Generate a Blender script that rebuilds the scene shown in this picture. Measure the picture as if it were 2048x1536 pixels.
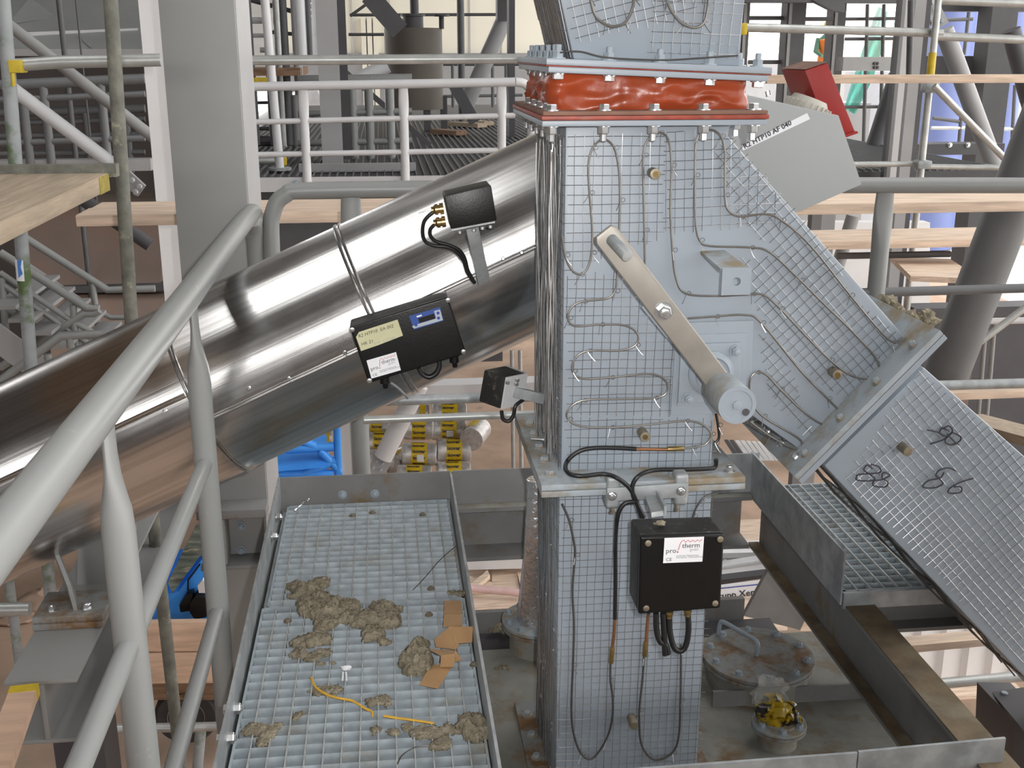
import bpy, bmesh, math, random
from mathutils import Vector, Matrix
from mathutils import noise as mnoise
random.seed(7)
R = math.radians
SC = bpy.context.scene
COL = SC.collection
for o in list(bpy.data.objects):
    bpy.data.objects.remove(o)

# ------------------------------------------------------------------ camera
FPX, PITCH, YAW = 2250.0, R(16.5), R(6.4)
EYE = Vector((0, 0, 1.27))
FW = Vector((math.sin(YAW) * math.cos(PITCH), math.cos(YAW) * math.cos(PITCH), -math.sin(PITCH)))
RT = Vector((math.cos(YAW), -math.sin(YAW), 0))
UP = RT.cross(FW)
cam_data = bpy.data.cameras.new('camera')
cam = bpy.data.objects.new('camera', cam_data)
COL.objects.link(cam)
cam.location = EYE
cam.rotation_euler = Matrix((RT, UP, -FW)).transposed().to_euler()
cam_data.sensor_fit = 'HORIZONTAL'
cam_data.sensor_width = 36.0
cam_data.lens = 36.0 * FPX / 2048.0
cam_data.clip_start, cam_data.clip_end = 0.05, 300
SC.camera = cam

# ------------------------------------------------------------------ world, lamps, exposure
world = bpy.data.worlds.new('overcast_sky')
SC.world = world
world.use_nodes = True
wn = world.node_tree.nodes
wn['Background'].inputs['Color'].default_value = (1.0, 0.985, 0.965, 1)
wn['Background'].inputs['Strength'].default_value = 4.0

def lamp(name, kind, loc, energy, **kw):
    d = bpy.data.lights.new(name, kind)
    d.energy = energy
    for k, v in kw.items():
        setattr(d, k, v)
    o = bpy.data.objects.new(name, d)
    COL.objects.link(o)
    o.location = loc
    return o
# the camera's own flash gun, just above and beside the lens
fl_ = lamp('camera_flash', 'SPOT', EYE + RT * 0.075 + UP * 0.05 - FW * 0.02, 150.0, shadow_soft_size=0.012, color=(1.0, 0.975, 0.95), spot_size=R(66), spot_blend=1.0)
fl_.rotation_euler = (FW - RT * 0.13 + UP * 0.067).to_track_quat('-Z', 'Y').to_euler()
SC.view_settings.view_transform = 'Standard'
SC.view_settings.look = 'None'
SC.view_settings.gamma = 1.0
SC.view_settings.use_curve_mapping = False
SC.view_settings.exposure = 0.0

# ------------------------------------------------------------------ pixel -> place on a known plane
def ray(x, y): return FW + RT * ((x - 1024) / FPX) - UP * ((y - 768) / FPX)
def PY(x, y, Y): r = ray(x, y); return EYE + r * (Y / r.y)
def PZ(x, y, Z): r = ray(x, y); return EYE + r * ((Z - EYE.z) / r.z)
def PX(x, y, X): r = ray(x, y); return EYE + r * (X / r.x)
def PD(x, y, d): return EYE + ray(x, y) * d
def V(*a): return Vector(a)
X3, Y3, Z3 = V(1, 0, 0), V(0, 1, 0), V(0, 0, 1)

# ------------------------------------------------------------------ materials
MATS = {}
def mat(name, col, rough=0.55, metal=0.0, var=0.12, scale=9.0, col2=None, c2lo=0.55, c2hi=0.7, c2scale=5.0,
        bump=0.0, bscale=80.0, stretch=None, spec=0.5, detail=5.0, emit=None, alpha=None):
    m = bpy.data.materials.new(name)
    m.use_nodes = True
    nt = m.node_tree; N = nt.nodes; L = nt.links
    b = N['Principled BSDF']
    b.inputs['Roughness'].default_value = rough
    b.inputs['Metallic'].default_value = metal
    b.inputs['Specular IOR Level'].default_value = spec
    tc = N.new('ShaderNodeTexCoord')
    src = tc.outputs['Object']
    if stretch:
        mp = N.new('ShaderNodeMapping'); mp.inputs['Scale'].default_value = stretch
        L.new(src, mp.inputs['Vector']); src = mp.outputs['Vector']
    nz = N.new('ShaderNodeTexNoise'); nz.inputs['Scale'].default_value = scale; nz.inputs['Detail'].default_value = detail
    L.new(src, nz.inputs['Vector'])
    rmp = N.new('ShaderNodeValToRGB')
    rmp.color_ramp.elements[0].position = 0.3; rmp.color_ramp.elements[1].position = 0.72
    rmp.color_ramp.elements[0].color = tuple(max(0, c * (1 - var)) for c in col) + (1,)
    rmp.color_ramp.elements[1].color = tuple(min(1, c * (1 + var)) for c in col) + (1,)
    L.new(nz.outputs['Fac'], rmp.inputs['Fac'])
    out = rmp.outputs['Color']
    if col2:
        n2 = N.new('ShaderNodeTexNoise'); n2.inputs['Scale'].default_value = c2scale; n2.inputs['Detail'].default_value = 8
        n2.inputs['Roughness'].default_value = 0.65
        L.new(src, n2.inputs['Vector'])
        r2 = N.new('ShaderNodeValToRGB'); r2.color_ramp.elements[0].position = c2lo; r2.color_ramp.elements[1].position = c2hi
        L.new(n2.outputs['Fac'], r2.inputs['Fac'])
        mx = N.new('ShaderNodeMixRGB'); mx.inputs['Color2'].default_value = tuple(col2) + (1,)
        L.new(r2.outputs['Color'], mx.inputs['Fac']); L.new(out, mx.inputs['Color1']); out = mx.outputs['Color']
    L.new(out, b.inputs['Base Color'])
    if bump:
        nb = N.new('ShaderNodeTexNoise'); nb.inputs['Scale'].default_value = bscale; nb.inputs['Detail'].default_value = 4
        L.new(src, nb.inputs['Vector'])
        bp = N.new('ShaderNodeBump'); bp.inputs['Strength'].default_value = bump; bp.inputs['Distance'].default_value = 0.01
        L.new(nb.outputs['Fac'], bp.inputs['Height']); L.new(bp.outputs['Normal'], b.inputs['Normal'])
    if alpha is not None:
        b.inputs['Alpha'].default_value = alpha
    MATS[name] = m
    return m

M_DUCT = mat('blue_grey_paint', (0.28, 0.322, 0.368), 0.42, var=0.05, scale=6, bump=0.04, bscale=25, spec=0.45)
M_DUCT_DUSTY = mat('dusty_blue_grey_paint', (0.30, 0.34, 0.37), 0.55, var=0.1, scale=14, col2=(0.235, 0.19, 0.125), c2lo=0.45, c2hi=0.62, c2scale=11)
M_DUCT_RUSTY = mat('rust_flecked_grey_paint', (0.25, 0.265, 0.265), 0.65, var=0.15, scale=14, col2=(0.17, 0.092, 0.035), c2lo=0.44, c2hi=0.62, c2scale=13, bump=0.2, bscale=60)
M_STEEL_GREY = mat('grey_painted_steel', (0.25, 0.252, 0.25), 0.5, var=0.06, scale=5)
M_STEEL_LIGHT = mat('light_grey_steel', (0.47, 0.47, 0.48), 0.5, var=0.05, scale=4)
M_STEEL_PALE = mat('daylit_column_paint', (0.72, 0.72, 0.73), 0.5, var=0.04, scale=4)  # daylight on the column behind the planks is put into this tone
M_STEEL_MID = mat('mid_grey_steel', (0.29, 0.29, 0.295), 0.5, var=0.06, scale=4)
M_STEEL_DARK = mat('dark_and_shaded_steel', (0.062, 0.06, 0.066), 0.6, var=0.15, scale=3)  # also stands in for shade on column sides and in the dark bay
M_BEAM = mat('dusty_grey_beam_paint', (0.19, 0.19, 0.19), 0.55, var=0.12, scale=8, col2=(0.16, 0.11, 0.055), c2lo=0.56, c2hi=0.72, c2scale=7)
M_RUST = mat('rusty_steel_surface', (0.135, 0.10, 0.06), 0.8, var=0.35, scale=14, col2=(0.20, 0.17, 0.12), c2lo=0.5, c2hi=0.65, c2scale=5, bump=0.2, bscale=50)
M_RAIL = mat('handrail_paint', (0.225, 0.232, 0.23), 0.4, var=0.03, scale=6, col2=(0.33, 0.34, 0.34), c2lo=0.66, c2hi=0.74, c2scale=18)
M_RAILFAR = mat('pale_handrail_paint', (0.56, 0.565, 0.58), 0.4, var=0.04, scale=5)
M_RAILDARK = mat('dull_and_shaded_paint', (0.13, 0.135, 0.14), 0.5, var=0.08, scale=5)
M_GALV = mat('galvanised_steel', (0.35, 0.37, 0.38), 0.5, 0.35, var=0.22, scale=22, col2=(0.22, 0.24, 0.25), c2lo=0.5, c2hi=0.7, c2scale=9)
M_GRATE = mat('galvanised_grating', (0.34, 0.39, 0.425), 0.55, 0.0, var=0.2, scale=30, col2=(0.27, 0.25, 0.19), c2lo=0.55, c2hi=0.75, c2scale=6)
M_GRATEBAR = mat('grating_bearing_bar', (0.36, 0.375, 0.37), 0.6, 0.0, var=0.2, scale=30)
M_INFILL = mat('pale_infill_sheet', (0.36, 0.415, 0.45), 0.6, var=0.15, scale=20, col2=(0.30, 0.28, 0.22), c2lo=0.55, c2hi=0.75, c2scale=7)
M_TUBE = mat('galvanised_scaffold_tube', (0.42, 0.43, 0.42), 0.38, 0.45, var=0.15, scale=14)
M_TUBEOLD = mat('weathered_scaffold_tube', (0.155, 0.155, 0.13), 0.75, 0.1, var=0.3, scale=22, col2=(0.38, 0.36, 0.27), c2lo=0.6, c2hi=0.7, c2scale=16, bump=0.3, bscale=70)
M_TUBEMOSS = mat('algae_stained_tube', (0.30, 0.32, 0.33), 0.6, 0.2, var=0.15, scale=14, col2=(0.09, 0.14, 0.05), c2lo=0.52, c2hi=0.66, c2scale=9)
M_TUBEDARK = mat('shaded_dark_tube', (0.075, 0.075, 0.08), 0.6, var=0.15, scale=8)
M_YELLOW = mat('yellow_coupler_paint', (0.55, 0.40, 0.02), 0.5, var=0.15, scale=30)
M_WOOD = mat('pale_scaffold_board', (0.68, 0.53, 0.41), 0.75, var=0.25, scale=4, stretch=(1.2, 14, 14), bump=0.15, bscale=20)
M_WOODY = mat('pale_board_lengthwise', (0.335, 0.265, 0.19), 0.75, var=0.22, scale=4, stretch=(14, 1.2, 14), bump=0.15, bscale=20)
M_WOODEND = mat('yellow_board_end', (0.27, 0.215, 0.035), 0.7, var=0.35, scale=25)
M_WOODDARK = mat('old_brown_board', (0.21, 0.125, 0.075), 0.8, var=0.3, scale=4, stretch=(1.2, 14, 14))
M_WOODORANGE = mat('orange_timber', (0.62, 0.43, 0.31), 0.75, var=0.18, scale=3, stretch=(1.5, 10, 10))
M_NUT = mat('zinc_bolt', (0.56, 0.57, 0.58), 0.28, 0.85, var=0.12, scale=60)
M_NUTPAINT = mat('painted_bolt', (0.28, 0.325, 0.365), 0.45, var=0.12, scale=50)
M_BRASS = mat('brass', (0.36, 0.26, 0.11), 0.3, 0.9, var=0.15, scale=40)
M_SLEEVE = mat('weathered_brass_sleeve', (0.26, 0.225, 0.17), 0.5, 0.6, var=0.3, scale=60)
M_COPPER = mat('copper_tube', (0.36, 0.17, 0.09), 0.4, 0.8, var=0.15, scale=40)
M_WIRE = mat('mesh_wire', (0.42, 0.42, 0.43), 0.25, 0.9, var=0.1, scale=40)
M_WIREDARK = mat('dark_bundle_wire', (0.48, 0.48, 0.48), 0.35, 0.8, var=0.25, scale=40)
M_HEAT = mat('heating_cable_sheath', (0.21, 0.2, 0.185), 0.38, 0.65, var=0.15, scale=40)
M_HEATDARK = mat('dark_cable_sheath', (0.10, 0.095, 0.09), 0.4, 0.5, var=0.15, scale=40)
M_BLACK = mat('black_moulded_plastic', (0.0042, 0.0042, 0.0045), 0.38, spec=0.35, var=0.2, scale=30, bump=0.05, bscale=250)
M_BLACKDUSTY = mat('dusty_black_plastic', (0.012, 0.0115, 0.011), 0.5, var=0.3, scale=30, col2=(0.10, 0.085, 0.068), c2lo=0.56, c2hi=0.72, c2scale=70)
M_RUBBER = mat('black_rubber_cable', (0.011, 0.011, 0.012), 0.4, var=0.2, scale=30)
M_WHITE = mat('white_label', (0.78, 0.79, 0.82), 0.4, var=0.02, scale=10)
M_INK = mat('dark_ink', (0.035, 0.035, 0.045), 0.6, var=0.05, scale=10)
M_INKPALE = mat('pale_grey_ink', (0.35, 0.35, 0.37), 0.6, var=0.05, scale=10)
M_INKRED = mat('red_ink', (0.55, 0.03, 0.035), 0.6, var=0.05, scale=10)
M_INKBLUE = mat('blue_ink', (0.03, 0.05, 0.32), 0.6, var=0.05, scale=10)
M_TAPE = mat('pale_yellow_paper_tape', (0.55, 0.54, 0.34), 0.7, var=0.06, scale=20)
M_PANELBLUE = mat('blue_display_panel', (0.035, 0.085, 0.32), 0.35, var=0.03, scale=10)
M_PANELGREY = mat('silver_display_panel', (0.40, 0.46, 0.52), 0.4, var=0.03, scale=10)
M_FABRIC = mat('orange_red_bellows_fabric', (0.30, 0.052, 0.017), 0.34, var=0.14, scale=9, bump=0.06, bscale=120)
M_REDLEAD = mat('red_gasket_sealant', (0.27, 0.042, 0.022), 0.5, var=0.3, scale=30, col2=(0.23, 0.13, 0.085), c2lo=0.55, c2hi=0.7, c2scale=12)
M_REDPAINT = mat('red_machine_paint', (0.29, 0.013, 0.010), 0.4, var=0.06, scale=10)
M_DUSTYRED = mat('dust_covered_red', (0.19, 0.105, 0.075), 0.8, var=0.2, scale=14)
M_PALEGREY = mat('pale_grey_cover_paint', (0.33, 0.345, 0.345), 0.45, var=0.02, scale=5)
M_MOTOR = mat('cream_motor_housing', (0.50, 0.48, 0.43), 0.5, var=0.15, scale=14)
M_LEVER = mat('dull_plated_steel', (0.31, 0.29, 0.26), 0.45, 0.5, var=0.12, scale=16, col2=(0.22, 0.155, 0.085), c2lo=0.6, c2hi=0.76, c2scale=9)
M_WOOL = mat('grey_brown_mineral_wool', (0.255, 0.225, 0.165), 0.95, var=0.3, scale=60, bump=0.8, bscale=160, spec=0.1)
M_KRAFT = mat('brown_kraft_tape', (0.42, 0.255, 0.125), 0.45, var=0.06, scale=14)
M_STRAW = mat('yellow_plastic_strip', (0.62, 0.36, 0.04), 0.5, var=0.15, scale=30)
M_FOIL = mat('crumpled_foil', (0.75, 0.75, 0.76), 0.2, 0.95, var=0.1, scale=30, bump=0.5, bscale=60)
M_DIRT = mat('brown_dirt_floor', (0.42, 0.30, 0.225), 0.95, var=0.3, scale=1.2, col2=(0.32, 0.25, 0.19), c2lo=0.58, c2hi=0.72, c2scale=3.5, bump=0.5, bscale=8, spec=0.15)
M_OUTSIDE = mat('pale_yard_gravel', (0.62, 0.60, 0.56), 0.9, var=0.15, scale=0.6, spec=0.2)
M_CREAM = mat('cream_cladding', (0.74, 0.71, 0.61), 0.7, var=0.04, scale=0.6)
M_BRICKBROWN = mat('dark_brown_wall', (0.10, 0.088, 0.084), 0.85, var=0.25, scale=0.9)
M_HOPPER = mat('mill_finish_hopper_sheet', (0.29, 0.30, 0.295), 0.5, 0.3, var=0.16, scale=1.3)
M_HOPPERRUST = mat('warm_brown_hopper_sheet', (0.20, 0.15, 0.125), 0.6, 0.2, var=0.25, scale=1.2, col2=(0.22, 0.115, 0.07), c2lo=0.5, c2hi=0.75, c2scale=1.2)
M_TANK = mat('brown_grey_tank_paint', (0.095, 0.08, 0.067), 0.7, var=0.25, scale=1.8, stretch=(1, 1, 0.35))
M_TANKBLUE = mat('lilac_blue_tank_paint', (0.15, 0.19, 0.40), 0.5, var=0.06, scale=0.4)
M_MACHBLUE = mat('bright_blue_paint', (0.05, 0.29, 0.82), 0.4, var=0.08, scale=6)
M_GLASS = mat('dusty_windscreen', (0.13, 0.16, 0.14), 0.15, var=0.6, scale=6, col2=(0.42, 0.36, 0.25), c2lo=0.56, c2hi=0.66, c2scale=5, stretch=(1, 1, 5))
M_ROLLFOIL = mat('shiny_roll_wrap', (0.60, 0.58, 0.57), 0.35, 0.4, var=0.25, scale=20, bump=0.3, bscale=40)
M_ROLLYELLOW = mat('yellow_roll_band', (0.66, 0.45, 0.02), 0.45, var=0.18, scale=14)
M_TYRE = mat('tyre_rubber', (0.028, 0.025, 0.024), 0.8, var=0.3, scale=10)
M_NET = mat('turquoise_net', (0.12, 0.78, 0.64), 0.8, var=0.15, scale=4, alpha=0.85)
M_CONT = mat('white_container_paint', (0.70, 0.69, 0.69), 0.6, var=0.04, scale=3)
M_ALU = mat('bright_aluminium', (0.72, 0.72, 0.74), 0.35, 0.3, var=0.1, scale=8)
M_BLUEPAINT = mat('blue_sticker', (0.06, 0.2, 0.55), 0.5, var=0.1, scale=10)
M_GAUZE = mat('yellow_black_plastic', (0.42, 0.28, 0.01), 0.25, var=0.1, scale=20, col2=(0.015, 0.012, 0.01), c2lo=0.47, c2hi=0.53, c2scale=22)
M_FILM = mat('clear_plastic_film', (0.55, 0.55, 0.53), 0.1, var=0.2, scale=30, alpha=0.28, bump=0.6, bscale=30)
M_ROOF = mat('roof_underside', (0.15, 0.15, 0.16), 0.8, var=0.1, scale=0.4)
M_COVER = mat('rust_stained_cover_plate', (0.235, 0.235, 0.21), 0.75, var=0.2, scale=9, col2=(0.175, 0.115, 0.06), c2lo=0.5, c2hi=0.68, c2scale=8, bump=0.15, bscale=40)

# pipe cladding: brushed stainless, streaks run along local X (the pipe's own axis)
def stainless():
    m = bpy.data.materials.new('brushed_stainless_sheet'); m.use_nodes = True
    nt = m.node_tree; N = nt.nodes; L = nt.links; b = N['Principled BSDF']
    b.inputs['Metallic'].default_value = 1.0
    tc = N.new('ShaderNodeTexCoord'); mp = N.new('ShaderNodeMapping'); mp.inputs['Scale'].default_value = (0.35, 26, 26)
    L.new(tc.outputs['Object'], mp.inputs['Vector'])
    nz = N.new('ShaderNodeTexNoise'); nz.inputs['Scale'].default_value = 3.0; nz.inputs['Detail'].default_value = 6
    L.new(mp.outputs['Vector'], nz.inputs['Vector'])
    r = N.new('ShaderNodeValToRGB'); r.color_ramp.elements[0].color = (0.5, 0.49, 0.48, 1); r.color_ramp.elements[1].color = (0.70, 0.70, 0.70, 1)
    r.color_ramp.elements[0].position = 0.3; r.color_ramp.elements[1].position = 0.7
    L.new(nz.outputs['Fac'], r.inputs['Fac']); L.new(r.outputs['Color'], b.inputs['Base Color'])
    n2 = N.new('ShaderNodeTexNoise'); n2.inputs['Scale'].default_value = 9
    L.new(tc.outputs['Object'], n2.inputs['Vector'])
    mr = N.new('ShaderNodeMapRange'); mr.inputs['To Min'].default_value = 0.17; mr.inputs['To Max'].default_value = 0.30
    L.new(n2.outputs['Fac'], mr.inputs['Value']); L.new(mr.outputs['Result'], b.inputs['Roughness'])
    bp = N.new('ShaderNodeBump'); bp.inputs['Strength'].default_value = 0.12; bp.inputs['Distance'].default_value = 0.004
    L.new(nz.outputs['Fac'], bp.inputs['Height']); L.new(bp.outputs['Normal'], b.inputs['Normal'])
    return m
M_STAINLESS = stainless()

# ------------------------------------------------------------------ building helpers
ORG = {}            # object name -> world place of the root its mesh is measured from
def frame(d, up=Z3):
    d = d.normalized()
    s = d.cross(up)
    if s.length < 1e-4: s = d.cross(X3)
    s.normalize()
    return d, s, s.cross(d).normalized()

def spline(pts, k=6, closed=False):
    if k <= 1 or len(pts) < 3: return [Vector(p) for p in pts]
    P = [Vector(p) for p in pts]; n = len(P); out = []
    for i in range(n if closed else n - 1):
        a, b, c, d = (P[(i + j) % n] if closed else P[min(max(i + j, 0), n - 1)] for j in (-1, 0, 1, 2))
        for q in range(k):
            t = q / k
            out.append(0.5 * ((2 * b) + (c - a) * t + (2 * a - 5 * b + 4 * c - d) * t * t + (3 * b - a - 3 * c + d) * t ** 3))
    if not closed: out.append(P[-1])
    return out

class MB:
    def __init__(s): s.bm = bmesh.new()
    def vs(s, pts): return [s.bm.verts.new(p) for p in pts]
    def f(s, vs):
        try: return s.bm.faces.new(vs)
        except ValueError: return None
    def poly(s, pts): s.f(s.vs(pts)); return s
    def obox(s, o, u, v, w):
        p = [o, o + u, o + u + v, o + v]; q = [a + w for a in p]
        a, b = s.vs(p), s.vs(q)
        s.f(a[::-1]); s.f(b)
        for i in range(4): s.f([a[i], a[(i + 1) % 4], b[(i + 1) % 4], b[i]])
        return s
    def box(s, lo, hi):
        lo, hi = Vector(lo), Vector(hi)
        return s.obox(lo, V(hi.x - lo.x, 0, 0), V(0, hi.y - lo.y, 0), V(0, 0, hi.z - lo.z))
    def bar(s, p, q, w, h, up=Z3):
        d, sd, u = frame(q - p, up)
        return s.obox(p - sd * w / 2 - u * h / 2, sd * w, u * h, q - p)
    def prism(s, pts, ext):
        a = s.vs(pts); b = s.vs([p + ext for p in pts]); n = len(pts)
        s.f(a[::-1]); s.f(b)
        for i in range(n): s.f([a[i], a[(i + 1) % n], b[(i + 1) % n], b[i]])
        return s
    def ring(s, c, sd, u, r, n, ph=0.0): return s.vs([c + (sd * math.cos(ph + 2 * math.pi * i / n) + u * math.sin(ph + 2 * math.pi * i / n)) * r for i in range(n)])
    def tube(s, pts, r, n=10, caps=True, closed=False):
        pts = [Vector(p) for p in pts]; m = len(pts)
        rs = r if isinstance(r, (list, tuple)) else [r] * m
        d0 = (pts[1] - pts[0]).normalized(); _, sd, u = frame(d0)
        rings = []
        for i in range(m):
            if closed: d = (pts[(i + 1) % m] - pts[i - 1])
            else: d = pts[min(i + 1, m - 1)] - pts[max(i - 1, 0)]
            if d.length < 1e-9: d = d0
            d.normalize()
            u = (u - d * u.dot(d))
            if u.length < 1e-6: _, _, u = frame(d)
            u.normalize(); sd = d.cross(u)
            rings.append(s.ring(pts[i], sd, u, rs[i], n))
        for i in range(m if closed else m - 1):
            a, b = rings[i], rings[(i + 1) % m]
            for j in range(n): s.f([a[j], a[(j + 1) % n], b[(j + 1) % n], b[j]])
        if caps and not closed: s.f(rings[0][::-1]); s.f(rings[-1])
        return s
    def rev(s, p, d, prof, n=24, ph=0.0, caps=True):
        d, sd, u = frame(d)
        rings = [s.ring(p + d * t, sd, u, max(r, 1e-5), n, ph) for t, r in prof]
        for a, b in zip(rings, rings[1:]):
            for j in range(n): s.f([a[j], a[(j + 1) % n], b[(j + 1) % n], b[j]])
        if caps: s.f(rings[0][::-1]); s.f(rings[-1])
        return s
    def cyl(s, p, q, r, n=20, ph=0.0): return s.rev(p, q - p, [(0, r), ((q - p).length, r)], n, ph)
    def grid(s, rows):
        g = [s.vs(r) for r in rows]
        for a, b in zip(g, g[1:]):
            for j in range(len(a) - 1): s.f([a[j], a[j + 1], b[j + 1], b[j]])
        return s
    def ibeam(s, p, q, w, h, tf, tw, up=Z3):
        d, sd, u = frame(q - p, up); e = q - p
        for lo, hi, a, b in ((-w / 2, w / 2, -h / 2, -h / 2 + tf), (-w / 2, w / 2, h / 2 - tf, h / 2), (-tw / 2, tw / 2, -h / 2 + tf, h / 2 - tf)):
            s.obox(p + sd * lo + u * a, sd * (hi - lo), u * (b - a), e)
        return s
    def done(s, name, m, parent=None, bevel=0.0, org=None, bangle=40, seg=2, local=False, sharp=38):
        bm = s.bm
        bmesh.ops.recalc_face_normals(bm, faces=bm.faces[:])
        if bevel:
            es = [e for e in bm.edges if len(e.link_faces) == 2 and e.calc_face_angle(0) > R(bangle)]
            bmesh.ops.bevel(bm, geom=es, offset=bevel, segments=seg, profile=0.6, affect='EDGES', clamp_overlap=True)
        if not local:
            if parent is not None: O = ORG[parent.name]
            elif org is not None: O = Vector(org)
            else:
                xs = [v.co for v in bm.verts]
                lo = [min(c[i] for c in xs) for i in range(3)]; hi = [max(c[i] for c in xs) for i in range(3)]
                O = V((lo[0] + hi[0]) / 2, (lo[1] + hi[1]) / 2, lo[2])
            for v in bm.verts: v.co -= O
        else: O = V(0, 0, 0)
        me = bpy.data.meshes.new(name); bm.to_mesh(me); bm.free()
        for p in me.polygons: p.use_smooth = True
        me.set_sharp_from_angle(angle=R(sharp))
        me.materials.append(m)
        o = bpy.data.objects.new(name, me); COL.objects.link(o)
        if parent is not None: o.parent = parent
        else: o.location = O
        ORG[o.name] = O
        return o

def tag(o, label, cat, group=None):
    o['label'] = label; o['category'] = cat
    if group: o['group'] = group
    return o
def thing(name, label, cat, loc, group=None):
    o = bpy.data.objects.new(name, None); COL.objects.link(o); o.location = loc
    o.empty_display_size = 0.05
    ORG[o.name] = Vector(loc)
    return tag(o, label, cat, group)
def stuff(o): o['kind'] = 'stuff'; return o
def struct(o): o['kind'] = 'structure'; return o
def lab(o, label): o['label'] = label; return o

BOLTS = {}
def bolt(parent, p, axis, r=0.0085, h=0.008, shank=0.0, m=None, name='bolt', washer=True):
    """hexagon head with washer and thread end, one object per bolt; alike bolts share mesh data"""
    m = m or M_NUT
    key = (round(r, 4), round(h, 4), round(shank, 4), m.name, washer, tuple(round(c, 2) for c in axis))
    O = ORG[parent.name]
    if key not in BOLTS:
        b = MB(); ax = Vector(axis)
        if washer: b.rev(V(0, 0, 0), ax, [(0, r * 1.35), (r * 0.22, r * 1.35)], 18)
        b.rev(ax.normalized() * r * 0.2, ax, [(0, r), (h * 0.85, r), (h, r * 0.86)], 6, ph=random.random())
        if shank: b.rev(ax.normalized() * h, ax, [(0, r * 0.55), (shank * 0.9, r * 0.55), (shank, r * 0.42)], 10)
        o = b.done(name, m, org=(0, 0, 0), sharp=30)
        BOLTS[key] = o.data
    else:
        o = bpy.data.objects.new(name, BOLTS[key]); COL.objects.link(o)
    o.parent = parent; o.location = Vector(p) - O
    ORG[o.name] = Vector(p)
    return o

def text(parent, s, size, p, u, n, m, name='lettering', align='LEFT', org=None, sx=1.0, shear=0.0, bold=0.0):
    c = bpy.data.curves.new(name, 'FONT'); c.body = s; c.size = size; c.align_x = align; c.resolution_u = 2; c.shear = shear; c.offset = bold
    t = bpy.data.objects.new(name + '_tmp', c); COL.objects.link(t)
    dg = bpy.context.evaluated_depsgraph_get()
    me = bpy.data.meshes.new_from_object(t.evaluated_get(dg))
    bpy.data.objects.remove(t); bpy.data.curves.remove(c)
    u = u.normalized(); n = n.normalized(); v = n.cross(u).normalized()
    O = ORG[parent.name] if parent else Vector(org)
    for vt in me.vertices:
        vt.co = p + u * vt.co.x * sx + v * vt.co.y - O
    me.materials.clear(); me.materials.append(m); me.name = name
    o = bpy.data.objects.new(name, me); COL.objects.link(o)
    if parent: o.parent = parent
    else: o.location = O
    ORG[o.name] = O
    return o

def inside_cut(poly, p, d):
    """parameter span of the line p + t d inside a convex polygon (2D)"""
    lo, hi = -1e9, 1e9; n = len(poly)
    ar = sum(poly[i][0] * poly[(i + 1) % n][1] - poly[(i + 1) % n][0] * poly[i][1] for i in range(n))
    sg = 1 if ar > 0 else -1
    for i in range(n):
        a, b = poly[i], poly[(i + 1) % n]
        nx, ny = -(b[1] - a[1]) * sg, (b[0] - a[0]) * sg
        den = nx * d[0] + ny * d[1]; num = nx * (a[0] - p[0]) + ny * (a[1] - p[1])
        if abs(den) < 1e-9:
            if num > 0: return None
        elif den > 0: lo = max(lo, num / den)
        else: hi = min(hi, num / den)
    return (lo, hi) if hi - lo > 0.01 else None

def wire_patch(b, O, U, W, N, poly, ang, pitch, r=0.00066, jit=0.006):
    """welded mesh clipped to a polygon given in (U, W) coordinates; N lifts it off the sheet"""
    for k, a in enumerate((ang, ang + 90)):
        d = (math.cos(R(a)), math.sin(R(a))); nn = (-d[1], d[0])
        s = [q[0] * nn[0] + q[1] * nn[1] for q in poly]
        i0, i1 = math.ceil(min(s) / pitch), math.floor(max(s) / pitch)
        for i in range(i0, i1 + 1):
            p = (nn[0] * i * pitch, nn[1] * i * pitch)
            c = inside_cut(poly, p, d)
            if not c: continue
            t0, t1 = c[0] + random.uniform(-jit, jit), c[1] + random.uniform(-jit, jit)
            m = max(2, int((t1 - t0) / 0.05))
            ph = random.random() * 6
            pts = []
            for j in range(m + 1):
                t = t0 + (t1 - t0) * j / m
                w = 0.0006 * math.sin(ph + j * 1.7)
                h = 0.0022 + 0.0012 * math.sin(ph * 2 + j * 0.9) + k * 0.0014
                pts.append(O + U * (p[0] + d[0] * t + nn[0] * w) + W * (p[1] + d[1] * t + nn[1] * w) + N * h)
            b.tube(pts, r, 5, caps=False)
    return b

def P2(poly, O, U, W): return [((p - O).dot(U), (p - O).dot(W)) for p in poly]

def ptube(name, label, pts, r, m, n=12, k=1, group=None, Y=None):
    q = [PY(p[0], p[1], p[2] if len(p) > 2 else Y) for p in pts]
    return tag(MB().tube(spline(q, k), r, n).done(name, m), label, name.split('_')[-1], group)

# ================================================================== THE SETTING
FLOOR_Z = -3.4
struct(MB().box((-14, -7, FLOOR_Z - 0.2), (12, 25, FLOOR_Z)).done('floor', M_DIRT))
struct(MB().box((-70, -60, FLOOR_Z - 0.5), (70, 90, FLOOR_Z - 0.22)).done('ground', M_OUTSIDE))
b = MB()
for x0, x1, y0, y1 in ((-14, 12, -7, -3.2), (-14, -6.2, -3.2, 9), (-6.2, -2.8, -3.2, -1.2), (-6.2, -2.8, 5.2, 9), (-2.8, 3.0, -3.2, 9), (7.0, 12, -3.2, 9), (-14, 12, 9, 24), (-14, 3.6, 24, 31)):
    b.box((x0, y0, 8.6), (x1, y1, 8.9))
struct(b.done('ceiling', M_ROOF))  # openings shaped for the pipe's bright bands, far strip added to shade the cladding
b = MB()
b.box((-14, -7.2, FLOOR_Z), (12, -7, 1.6)).box((-14, -7.2, 3.6), (12, -7, 8.6))
for x in (-14, -9, -4.6, -0.2, 4.6, 11.4): b.box((x, -7.2, 1.6), (x + 0.6, -7, 3.6))
struct(b.done('wall_rear', M_BRICKBROWN))  # unseen wall, its window band set to streak the pipe's reflection
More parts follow.
